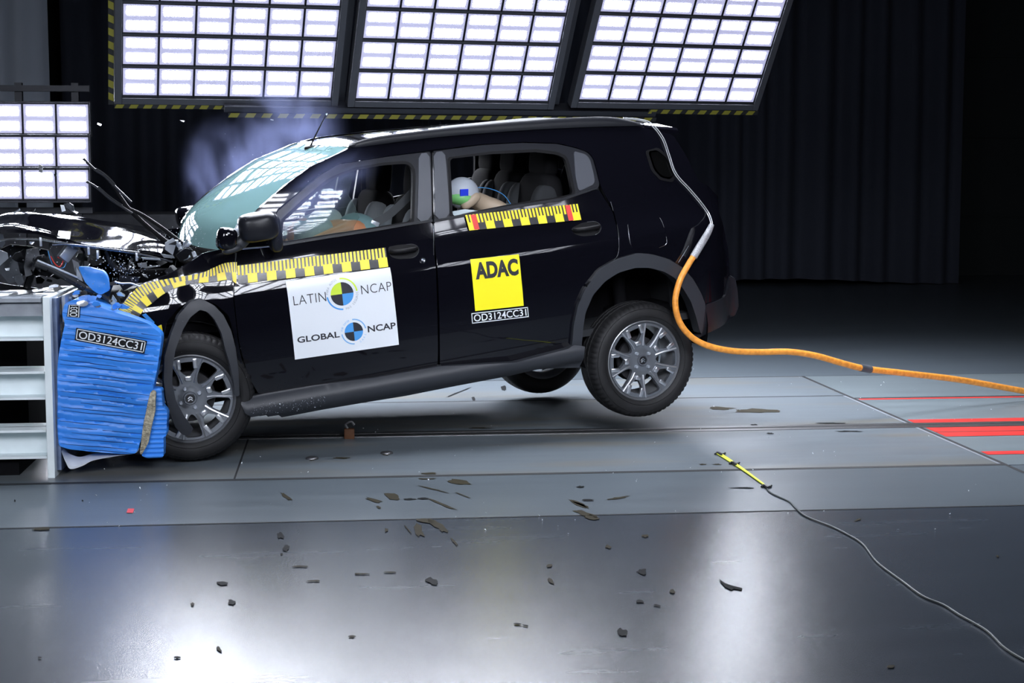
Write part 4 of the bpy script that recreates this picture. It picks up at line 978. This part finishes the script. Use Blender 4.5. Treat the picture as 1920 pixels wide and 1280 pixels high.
def arctext(s, cu, cv, r, a0, a1, h, m, inward=False):
    vs_all, fs_all = [], []; n = len(s)
    for i, ch in enumerate(s):
        if ch == ' ': continue
        vs, fs, asp = text2d(ch); a = math.radians(a0 + (a1-a0)*(i+.5)/n); wd = h * min(asp, 1.0) * .85
        b = len(vs_all)
        for x, y in vs:
            q = (r - h/2 + y*h) if not inward else (r + h/2 - y*h); t = (x-.5)*wd/r * (-1 if not inward else 1)
            vs_all.append(B2(cu + q*math.cos(a + t), cv - q*AS*math.sin(a + t)))
        fs_all += [tuple(k + b for k in f) for f in fs]
    raw('lettering', vs_all, fs_all, m, board, False)
arctext('PARA AUTOS', .507, .250, .143, 176, 104, .022, 'grey_ink'); arctext('MÁS SEGUROS', .507, .250, .143, 278, 362, .022, 'grey_ink', True)
arctext('FOR SAFER', .578, .748, .115, 172, 106, .018, 'pale_blue'); arctext('CARS', .578, .748, .115, 292, 345, .018, 'pale_blue', True)
AD = quadfn([(881.5,486),(972.7,476.5),(982,573),(891,583)], .003); ad = gridsheet('yellow_sticker', AD, 'ayellow', car, 10, 10)
lettering('ADAC', lambda u, v: AD(u, v, .0015), .07, .955, .07, .40, 'ink', ad, 1.03, .05)
def plate(cor, fnq, parent, txt='OD3124CC31'):
    p = gridsheet('code_label', fnq(0), 'black', parent, 12, 3); f1, f2 = fnq(.001), fnq(.0015)
    e, g = .012, .075
    rects = [((0, 0), (1, 0), (1, g), (0, g)), ((0, 1-g), (1, 1-g), (1, 1), (0, 1)), ((0, 0), (e, 0), (e, 1), (0, 1)), ((1-e, 0), (1, 0), (1, 1), (1-e, 1))]
    rects = [[(a[0]*.97+.015, a[1]*.88+.06) for a in r] for r in rects]
    shape2d('white_border', [q for r in rects for q in r], [tuple(range(4*i, 4*i+4)) for i in range(4)], f1, 'white', p)
    lettering(txt, f2, .05, .95, .20, .80, 'white', p, 1.0, .008); return p
LB = quadfn([(882,586),(991,574),(993,595),(883.6,608)], .003)
plate(None, lambda o: (lambda u, v: LB(u, v, o)), car)
def ruler(fn, nb, label=None, parent=car, ends=False, first=0):
    base = gridsheet('measuring_strip', lambda u, v: fn(u, v, 0), 'black', parent, nb*3, 4)
    vs, fs = [], []
    def q(u0, u1, v0, v1, n=2):
        for k in range(n):
            a, b = u0 + (u1-u0)*k/n, u0 + (u1-u0)*(k+1)/n
            i = len(vs); vs.extend([fn(a, v0, .0012), fn(a, v1, .0012), fn(b, v1, .0012), fn(b, v0, .0012)]); fs.append((i, i+1, i+2, i+3))
    bw = 1 / nb; tk = bw / 2.5
    for k in range(nb):
        if (k + first) % 2 == 0: q(k*bw, (k+1)*bw, .50, 1)
    k = 0
    while k * tk < 1 - 1e-6:
        q(k*tk, min(1, k*tk + tk*.58), 0, .56 if k % 5 else .52); k += 1
    raw('yellow_marks', vs, fs, 'yellow', base)
    if ends:
        for u0 in (.045, .885):
            i = [fn(u0, .02, .002), fn(u0, .98, .002), fn(u0 + .045, .98, .002), fn(u0 + .045, .02, .002)]; raw('red_tab', i, [(0,1,2,3)], 'red', base, False)
    return base
R3 = quadfn([(872,403),(1083,382),(1090,412),(880,432)], .013); ruler(lambda u, v, o: R3(u, v, o), 13, ends=True)
R2 = quadfn([(445,498),(723,464),(728,500),(447,532)], .003); ruler(lambda u, v, o: R2(u, v, o), 16, first=1)
tp = catmull([Vector((x, y, 0)) for x, y in ((219,583),(226,572),(240,556),(260,535),(287,527),(325,520),(375,512),(400,502),(422,493),(444,491))], 8)
bt = catmull([Vector((x, y, 0)) for x, y in ((258,596),(262,590),(270,578),(284,568),(304,552),(332,538),(372,530),(402,528),(430,524),(443,532))], 8)
def pick(L, u):
    k = min(max(u, 0), 1) * (len(L)-1); i = min(int(k), len(L)-2); return L[i].lerp(L[i+1], k - i)
def R1(u, v, o):
    p = pick(tp, u).lerp(pick(bt, u), v); x, z = side(p.x, p.y, .006); return Vector((x, -(W(x, z) + wing_bulge(x, z) + .005 + o), z))
ruler(R1, 15)

# ------------------------------------------------------------------ the deformable barrier
bar = empty('crash_barrier', fl(100, 890)); tag(bar, 'blue wrapped deformable crash barrier bolted to a pale steel frame', 'crash barrier')
BL = bar.location.copy(); bar.location = (BL.x, BL.y, 0); BO = Vector((BL.x, BL.y, 0))
def bobj(name, bm, m, parent=None, **k):
    o = obj(name, bm, m, parent or bar, **k); 
    if not parent: 
        for v in o.data.vertices: v.co -= BO
    return o
YB = 8.15
a = aty(76, 557, YB); b = aty(97, 899, YB); x0 = a.x; x1 = x0 + .033; zt = a.z
bm = bmesh.new(); vs = box(bm, ((x0+x1)/2 + .01, YB + .55, zt/2), (.036, 1.10, zt), bev=.003); bobj('face_plate', bm, 'beam', smooth=False)
bm = bmesh.new(); box(bm, (x1 + .022, YB + .56, zt/2 + .01), (.024, 1.0, zt - .04), bev=.002); bobj('plate_shade_side', bm, 'beam_shade', smooth=False)  # right side of the face plate, shade painted as blue-grey
bm = bmesh.new(); box(bm, (x1 + .055, YB + .34, zt - .07), (.02, .42, .14), bev=.004); pb = bobj('bolt_plate', bm, 'tray', smooth=False)
for k, (x, y) in enumerate(((114, 560), (129, 553))):
    p = aty(x, y, YB + (.26, .44)[k]); bm = bmesh.new(); lathe(bm, [(0, .001), (0, .012), (.015, .012), (.015, .001)], 6); bm.transform(Matrix.Translation(Vector((x1 + .075, p.y, p.z)) - BO) @ Matrix.Rotation(PI/2, 4, 'Z')); o = obj('bolt', bm, 'lightmetal', bar)
def ybeam(zlo, zhi, y, fw=.16, tf=.012):
    bm = bmesh.new(); xl = x0 - 3.2
    L = x0 - xl; cx = (x0 + xl)/2
    box(bm, (cx, y + fw*.75, (zlo+zhi)/2), (L, .014, zhi - zlo)); box(bm, (cx, y + fw*.75, zhi - tf/2), (L, fw*1.5, tf)); box(bm, (cx, y + fw*.75, zlo + tf/2), (L, fw*1.5, tf))
    return bm
zz = lambda py, Y=YB: aty(40, py, Y + .03).z
for (zt_, zb_) in ((580, 639), (697, 750), (807, 861)):
    bobj('steel_beam', ybeam(zz(zb_), zz(zt_), YB + .04), 'beam', smooth=False)
bm = bmesh.new()
for y in (YB + .06, YB + .30, YB + .55): box(bm, (x0 - 1.6, y, zt - .015), (3.2, .12, .02))
box(bm, (x0 - .14, YB + .42, zt - .012), (.09, .9, .02), (0, 0, -.25)); box(bm, (x0 - 1.6, YB + .05, zz(574)), (3.2, .03, .10))
bobj('top_rails', bm, 'tray', smooth=False)
bm = bmesh.new(); box(bm, (x0 - 1.7, YB + .9, .42), (3.0, .5, .80)); box(bm, (x0 - 1.7, YB + .6, .05), (3.1, 1.0, .1)); bobj('block_behind', bm, 'dark', smooth=False)
# the film-wrapped honeycomb: near face traced, bands of film overlap like crumpled slats
YF = 8.20
BLU = [(116,590),(121,569),(140,561),(175,572),(210,584),(245,594),(280,607),(301,625),(303,636),(295,690),(283,745),(270,805),(258,845),(252,851),(215,850),(180,847),(130,842),(110,836),(107,800),(108,740),(107,690),(114,640),(122,606)]
P = roundpoly([( (q:=aty(x, y, YF)).x, q.z) for x, y in BLU], .05, 2)
xl, xr = min(p[0] for p in P), max(p[0] for p in P)
rb = random.Random(3); creases = [(.08 + .034*k + rb.uniform(-.008, .008), rb.uniform(-.09, -.17), rb.uniform(0, 1), rb.uniform(.4, 1)) for k in range(-2, 26)]
def bface(x, z, inner):
    d = 0; zz_ = z + (x - xl) * .15
    k = (z + (x-xl)*.13 + .004*math.sin(x*22))*27 + .3*noise.noise(Vector((x*2, z*4, 0)))
    t = k - math.floor(k); amp = .010 * (.35 + abs(noise.noise(Vector((math.floor(k)*1.7, x*3.5, 1))))*1.6)
    d += amp * (1 - t) ** 2 + .012 * noise.noise(Vector((x*5, z*12, 9)))
    if z > .72: d *= .4
    return Vector((x, YF + d + (inner and .35 if x < xl + .35 else inner and .12), z))
o = sheet('blue_block', P, [], bface, 'bluewrap', None, .1, .008, True, 50)
o.parent = bar
for v in o.data.vertices: v.co -= BO
blue = o
bm = bmesh.new()                                          # crease shade at the film overlaps, laid on as thin dark beads
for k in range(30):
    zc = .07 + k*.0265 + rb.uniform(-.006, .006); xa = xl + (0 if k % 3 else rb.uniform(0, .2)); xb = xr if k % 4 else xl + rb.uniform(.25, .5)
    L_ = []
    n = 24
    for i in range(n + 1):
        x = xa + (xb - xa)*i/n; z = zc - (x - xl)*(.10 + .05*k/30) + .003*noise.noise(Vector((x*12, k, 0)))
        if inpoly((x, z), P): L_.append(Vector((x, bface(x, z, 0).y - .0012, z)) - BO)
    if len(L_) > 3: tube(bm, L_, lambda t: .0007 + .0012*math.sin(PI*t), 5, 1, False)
obj('film_fold_shade', bm, 'fold_shade', blue)
def bq(cor, off=.004):
    a, b, c, d = [aty(x, y, YF) for x, y in cor]
    def mk(o_):
        return lambda u, v: (lambda p: Vector((p.x, YF - .003 - off - o_, p.z)) - BO)(a.lerp(b, u).lerp(d.lerp(c, u), v))
    return mk
plate(None, bq([(143.5,614),(276,638.5),(271,662.5),(140.5,637)]), blue)
plate(None, (lambda mk: (lambda o_: (lambda f: (lambda u, v: f(v, 1 - u)))(mk(o_))))(bq([(129,571),(151,570),(150,595),(125.5,593)])), blue, 'OD31')
bm = bmesh.new(); sh = [aty(x, y, YF + .02) for x, y in ((112,838),(124,868),(133,879),(155,873),(175,863),(217,855),(254,849),(262,838))]; sh2 = [aty(x, y, YF + .10) for x, y in ((118,838),(130,850),(150,856),(175,850),(200,848),(230,846),(254,843),(262,838))]
A, B = catmull(sh, 5), catmull(sh2, 5); rows = [[bm.verts.new(a.lerp(b, t) - BO - Vector((0, .03*math.sin(PI*t), 0))) for t in (0, .25, .5, .75, 1)] for a, b in zip(A, B)]
for a, b in zip(rows, rows[1:]):
    for i in range(4): bm.faces.new((a[i], a[i+1], b[i+1], b[i]))
obj('loose_sheet', bm, 'whitesheet', bar)
# honeycomb edge strip and the smaller bumper element in front
def bflake(px, Y, m, name, th=.12, sub=None):
    P = roundpoly([((q:=aty(x, y, Y)).x, q.z) for x, y in px], .04, 1)
    fn = lambda x, z, i: Vector((x, Y + i + (.004*math.sin(z*260) if sub else .012*noise.noise(Vector((x*20, z*20, 1)))), z)) - BO
    return sheet(name, P, [], fn, m, bar, th, .006 if sub else .015, True, 50)
bflake([(283,732),(292,733),(291,770),(284,800),(278,830),(266,852),(262,850),(268,800),(276,760)], 8.19, 'honey', 'honeycomb_edge', .1)
bflake([(282,728),(303,730),(305,762),(314,772),(312,817),(307,819),(307,857),(275,859),(264,853),(278,830),(285,800),(291,770),(292,738)], 8.22, 'bluewrap', 'bumper_element', .10, True)
bflake([(146,500),(163,500),(195,508),(202,520),(204,545),(188,553),(176,546),(160,530)], 8.24, 'bluewrap', 'torn_film', .05)
bflake([(108,552),(118,598),(121,608),(112,645),(107,660),(106,600)], 8.3, 'honey', 'honeycomb_edge', .3)
for i in range(16):
    x, y = rb.uniform(140, 235), rb.uniform(545, 590); y = max(y, 530 + (x-140)*.5); s = rb.uniform(4, 12)
    bflake([(x + s*math.cos(a)*rb.uniform(.5, 1.3), y + s*.6*math.sin(a)*rb.uniform(.5, 1.3)) for a in (0, 1.1, 2.2, 3.3, 4.4, 5.5)], 8.19 + rb.uniform(-.03, .05), rb.choice(['bluewrap', 'bluewrap', 'bluewrap', 'plastic_dk', 'lightmetal']), 'torn_film', .004)

# ------------------------------------------------------------------ cables
um = empty('umbilical_hose', (at(1600, 690, 10.2).x, at(1600, 690, 10.2).y, 0)); tag(um, 'orange hose with a braided sleeve trailing from the car tail to the right edge', 'hose')
UO = um.location.copy()
HP = [(1302,478,9.35),(1290,497,9.33),(1274,528,9.3),(1266,566,9.3),(1274,603,9.32),(1297,632,9.36),(1330,649,9.4),(1375,658,9.5),(1425,660,9.6),(1480,659.5,9.7),(1530,667,9.8),(1580,681,9.9),(1622,691,10.0),(1700,700,10.2),(1800,712,10.5),(1920,733,10.8),(2040,752,11.1)]
bm = bmesh.new(); tube(bm, [at(*p) - UO for p in HP], lambda t: .0175 + .003*t, 14, 10); obj('hose', bm, 'orange', um)
bm = bmesh.new(); tube(bm, [at(*p) - UO for p in ((1335,420,9.36),(1327,437,9.36),(1312,462,9.36),(1300,482,9.35))], lambda t: .014 + .008*math.sin(min(t*1.4, 1)*PI/2), 14, 8); obj('braided_sleeve', bm, 'braid', um)
def flank(x, y, o=.012): q = side(x, y); return CR @ Vector((q[0], -(W(*q) + o), q[1])) + CT
for k in (-1, 1):
    bm = bmesh.new(); tube(bm, [p + Vector((.0042*k, 0, .003*k)) - UO for p in [flank(1170, 222, -.02), flank(1198, 224, -.02), flank(1220, 232, .0), flank(1240, 258), flank(1252, 290), flank(1261, 318), flank(1272, 335), flank(1290, 354), flank(1312, 380), flank(1326, 400), at(1334, 418, 9.36), at(1333, 428, 9.36)]], .0030, 8, 8); obj('silver_wire', bm, 'wire', um)
p0, p1 = at(1613, 689, 9.98) - UO, at(1632, 692.5, 10.03) - UO
bm = bmesh.new(); tube(bm, [p0, p0.lerp(p1, .5), p1], .024, 12, 2); obj('tape_wrap', bm, 'plastic', um)
o = empty('floor_cable', fl(1437, 912)); tag(o, 'thin grey cable running over the floor with a yellow strap lead', 'cable'); FO = o.location.copy()
bm = bmesh.new(); tube(bm, [fl(x, y, .006) - FO for x, y in ((1437,912),(1443,922),(1460,931),(1480,940),(1492,952),(1512,968),(1560,987),(1590,1002),(1618,1020),(1645,1054),(1690,1088),(1730,1117),(1770,1134),(1800,1153),(1850,1182),(1885,1215),(1930,1242),(1990,1270))], .0045, 8, 8); obj('cable', bm, 'cable', o)
bm = bmesh.new()
P = [fl(x, y, .006) - FO for x, y in ((1347,850),(1378,870),(1400,885),(1437,912))]
vs = []
for i, p in enumerate(P): t = (P[min(i+1, 3)] - P[max(i-1, 0)]).normalized(); n = Vector((-t.y, t.x, 0)) * (.014 - .003*i); vs.append((bm.verts.new(p + n), bm.verts.new(p - n), bm.verts.new(p - n + Vector((0, 0, .004))), bm.verts.new(p + n + Vector((0, 0, .004)))))
for a, b in zip(vs, vs[1:]):
    for k in range(4): bm.faces.new((a[k], a[(k+1) % 4], b[(k+1) % 4], b[k]))
obj('yellow_strap', bm, 'strap', o)
for x, y in ((1350, 850), (1377, 868), (1437, 911)):
    bm = bmesh.new(); tube(bm, [fl(x + dx, y + dy, .008) - FO for dx, dy in ((-9, 1), (-3, -2), (4, 2), (9, -1))], .006, 6, 3); tube(bm, [fl(x + dx, y + dy, .012) - FO for dx, dy in ((-5, -2), (3, 3))], .006, 6, 1); obj('tape_tie', bm, 'plastic_dk', o)
o = empty('tow_bracket', fl(655, 822)); tag(o, 'small rusty orange bracket standing in the guide rail under the car', 'bracket')
bm = bmesh.new(); box(bm, (0, 0, .03), (.06, .05, .06), bev=.006); obj('base', bm, 'rust', o); bm = bmesh.new(); tube(bm, [(-.01, 0, .06), (-.02, 0, .085), (.01, 0, .10), (.03, 0, .08)], .008, 8, 5); obj('hook', bm, 'steel', o)
for x, y in ((585, 860), (725, 850)):
    bm = bmesh.new(); blob(bm, (0, 0, .002), (.035, .035, .012), (.8, 1)); o = obj('floor_bolt', bm, 'steel'); o.location = fl(x, y, .002); tag(o, 'domed bolt head on the floor plate, %s of the pair' % ('nearer the front wheel' if x < 600 else 'farther from the front wheel'), 'bolt')

# ------------------------------------------------------------------ fragments thrown into the air
FR = [([(183,230),(190,233),(188,236),(182,233)], 8.8, 'lightmetal', 'pale sliver flying right of the upper lamp box of the stand'), ([(73,308),(79,311),(79,324),(73,322)], 8.4, 'plastic', 'grey scrap flying in front of the middle lamp box'), ([(101,326),(106,325),(105,330),(102,331)], 8.4, 'plastic_dk', 'tiny black scrap flying in front of the left lamp boxes'),
      ([(24,399),(36,391),(37,394),(26,401)], 8.3, 'lightmetal', 'pale stick flying above the left end of the bonnet'), ([(57,394),(66,391),(64,396),(58,398)], 8.5, 'plastic_dk', 'dark scrap flying above the left end of the bonnet'), ([(113,384),(119,385),(122,395),(116,397)], 8.4, 'white', 'small white connector flying above the bonnet'),
      ([(119,382),(130,380),(137,385),(139,395),(146,398),(143,401),(133,398),(124,390)], 8.5, 'plastic', 'dark folded scrap flying beside the white connector'), ([(208,572),(220,575),(219,580),(209,582)], 8.1, 'shard', 'clear flat shard beside the end of the wing measuring strip'),
      ([(207,569),(211,553),(218,563),(220,577)], 8.15, 'shard', 'pointed clear shard over the torn blue film'), ([(218,549),(225,547),(234,553),(233,556),(220,554)], 8.1, 'shard', 'clear wide shard in front of the black wing'), ([(219,550),(225,542),(224,546),(221,551)], 8.1, 'lightmetal', 'bright sliver above the wide shard'),
      ([(55,453),(64,453),(60,458),(56,457)], 8.2, 'lightmetal', 'pale chip flying below the bonnet edge'), ([(92,536),(101,533),(109,534),(108,538),(92,540)], 8.2, 'white', 'pale oval scrap lying over the barrier frame top'), ([(9,503),(17,502),(16,507),(11,507)], 8.0, 'white', 'small white chip at the far left over the grey panel'),
      ([(266,513),(273,515),(277,521),(270,518)], 8.0, 'plastic', 'grey sliver flying above the wing strip'), ([(337,225),(346,226),(344,229),(339,228)], 11.0, 'plastic', 'dim grey flake high in the air left of the smoke'), ([(507,223),(512,224),(512,226),(507,225)], 9.5, 'lightmetal', 'bright flake high in the smoke'), ([(610,213),(613,212),(613,215),(611,216)], 9.0, 'lightmetal', 'bright flake at the antenna tip'),
      ([(525,296),(528,300),(529,305),(527,303)], 8.6, 'lightmetal', 'bright sliver standing on the windscreen edge'), ([(340,463),(350,448),(352,449),(344,466)], 8.2, 'lightmetal', 'bright splinter standing at the windscreen foot')]
for px, D, m, lab in FR:
    v = [at(x, y, D + .02*math.sin(x)) for x, y in px]; n = len(v); v += [p + Vector((.002, .008, 0)) for p in v]; c = sum(v, Vector())/len(v)
    o = raw('fragment', [p - c for p in v], [tuple(range(n))[::-1], tuple(range(n, 2*n))] + [(i, (i+1) % n, n + (i+1) % n, n + i) for i in range(n)], m, None, False); o.location = c; tag(o, lab, 'fragment')
vs, fs = [], []; rg = random.Random(9)
def chip(p, s):
    b = len(vs); vs.extend([p + Vector((rg.gauss(0, s), rg.gauss(0, s), rg.gauss(0, s))) for _ in range(4)]); fs.extend([(b, b+1, b+2), (b, b+2, b+3), (b, b+3, b+1), (b+1, b+3, b+2)])
for k in range(170): u = rg.random(); chip(at(300 + 75*rg.random() + 25*u, 470 - 40*u*rg.random() - 25*rg.random(), 8.9 + rg.uniform(-.3, .3)), .0018)
for k in range(200): chip(at(rg.gauss(235, 28), rg.gauss(500, 16), 8.25 + rg.uniform(-.15, .1)), .0026)
for k in range(110): chip(at(rg.uniform(20, 240), rg.uniform(440, 600), 8.05), .0022)
for k in range(60): chip(at(rg.uniform(90, 480), rg.uniform(600, 880), 8.1), .0014)
for k in range(50): chip(at(rg.uniform(400, 620), rg.uniform(250, 470), 8.2), .0012)
for k in range(130): t = rg.random(); chip(at(470 + 140*t, 781 - 18*t - rg.random()*22, 8.45), .0016)
o = raw('glass_dust', vs, fs, 'lightmetal', None, False); tag(o, 'tiny glass chips and dust sprayed in the air around the crushed front', 'debris', kind='stuff')
vs, fs = [], []
for k in range(150): chip(fl(rg.uniform(60, 1880), rg.uniform(690, 1000), .005), .0028)
o = raw('floor_chips', vs, fs, 'white', None, False); tag(o, 'tiny bright chips scattered on the grey floor plates', 'debris', kind='stuff')

# ------------------------------------------------------------------ smoke
def smoke(name, c, r, dens, label, seed, col=(.45, .52, .95), thr=(.42, .75), sc=2.2, rot=(0, 0, 0)):
    m = bpy.data.materials.new(name); m.use_nodes = True; nt = m.node_tree; nt.nodes.clear(); N = nt.nodes.new; L = nt.links.new
    out = N('ShaderNodeOutputMaterial'); pv = N('ShaderNodeVolumePrincipled'); pv.inputs['Color'].default_value = (*col, 1); pv.inputs['Anisotropy'].default_value = .25
    tc = N('ShaderNodeTexCoord'); ln = N('ShaderNodeVectorMath'); ln.operation = 'LENGTH'; L(tc.outputs['Object'], ln.inputs[0])
    mr = N('ShaderNodeMapRange'); mr.inputs[1].default_value = 1.0; mr.inputs[2].default_value = .0; mr.interpolation_type = 'SMOOTHERSTEP'; L(ln.outputs['Value'], mr.inputs[0])
    nz = N('ShaderNodeTexNoise'); nz.inputs['Scale'].default_value = sc; nz.inputs['Detail'].default_value = 4; nz.inputs['Distortion'].default_value = .6
    mp = N('ShaderNodeMapping'); mp.inputs['Location'].default_value = (seed, seed*2, 0); L(tc.outputs['Object'], mp.inputs['Vector']); L(mp.outputs[0], nz.inputs['Vector'])
    r2 = N('ShaderNodeMapRange'); r2.inputs[1].default_value = thr[0]; r2.inputs[2].default_value = thr[1]; r2.interpolation_type = 'SMOOTHSTEP'; L(nz.outputs['Fac'], r2.inputs[0])
    m1 = N('ShaderNodeMath'); m1.operation = 'MULTIPLY'; L(mr.outputs[0], m1.inputs[0]); L(r2.outputs[0], m1.inputs[1])
    m2 = N('ShaderNodeMath'); m2.operation = 'MULTIPLY'; m2.inputs[1].default_value = dens; L(m1.outputs[0], m2.inputs[0]); L(m2.outputs[0], pv.inputs['Density']); L(pv.outputs[0], out.inputs['Volume'])
    bm = bmesh.new(); bmesh.ops.create_icosphere(bm, subdivisions=3, radius=1); o = obj(name, bm, m, None, True, None); o.location = c; o.scale = r; o.rotation_euler = rot
    tag(o, label, 'smoke', kind='stuff'); return o
smoke('smoke_cloud', at(415, 340, 10.7), (.33, .34, .50), 1.6, 'bluish smoke puff rising left of the windscreen behind the bonnet', 3.1, thr=(.40, .66), sc=1.6)
smoke('smoke_cloud', at(525, 290, 10.6), (.50, .40, .62), 1.3, 'taller bluish smoke plume rising beyond the windscreen top', 8.4, thr=(.40, .66), sc=1.6, rot=(0, .35, 0))
smoke('smoke_wisp', at(596, 372, 8.35), (.46, .17, .18), 3.2, 'thin smoke drifting out of the broken front side window', 5.7, thr=(.34, .66), sc=1.6, rot=(0, -.66, 0))
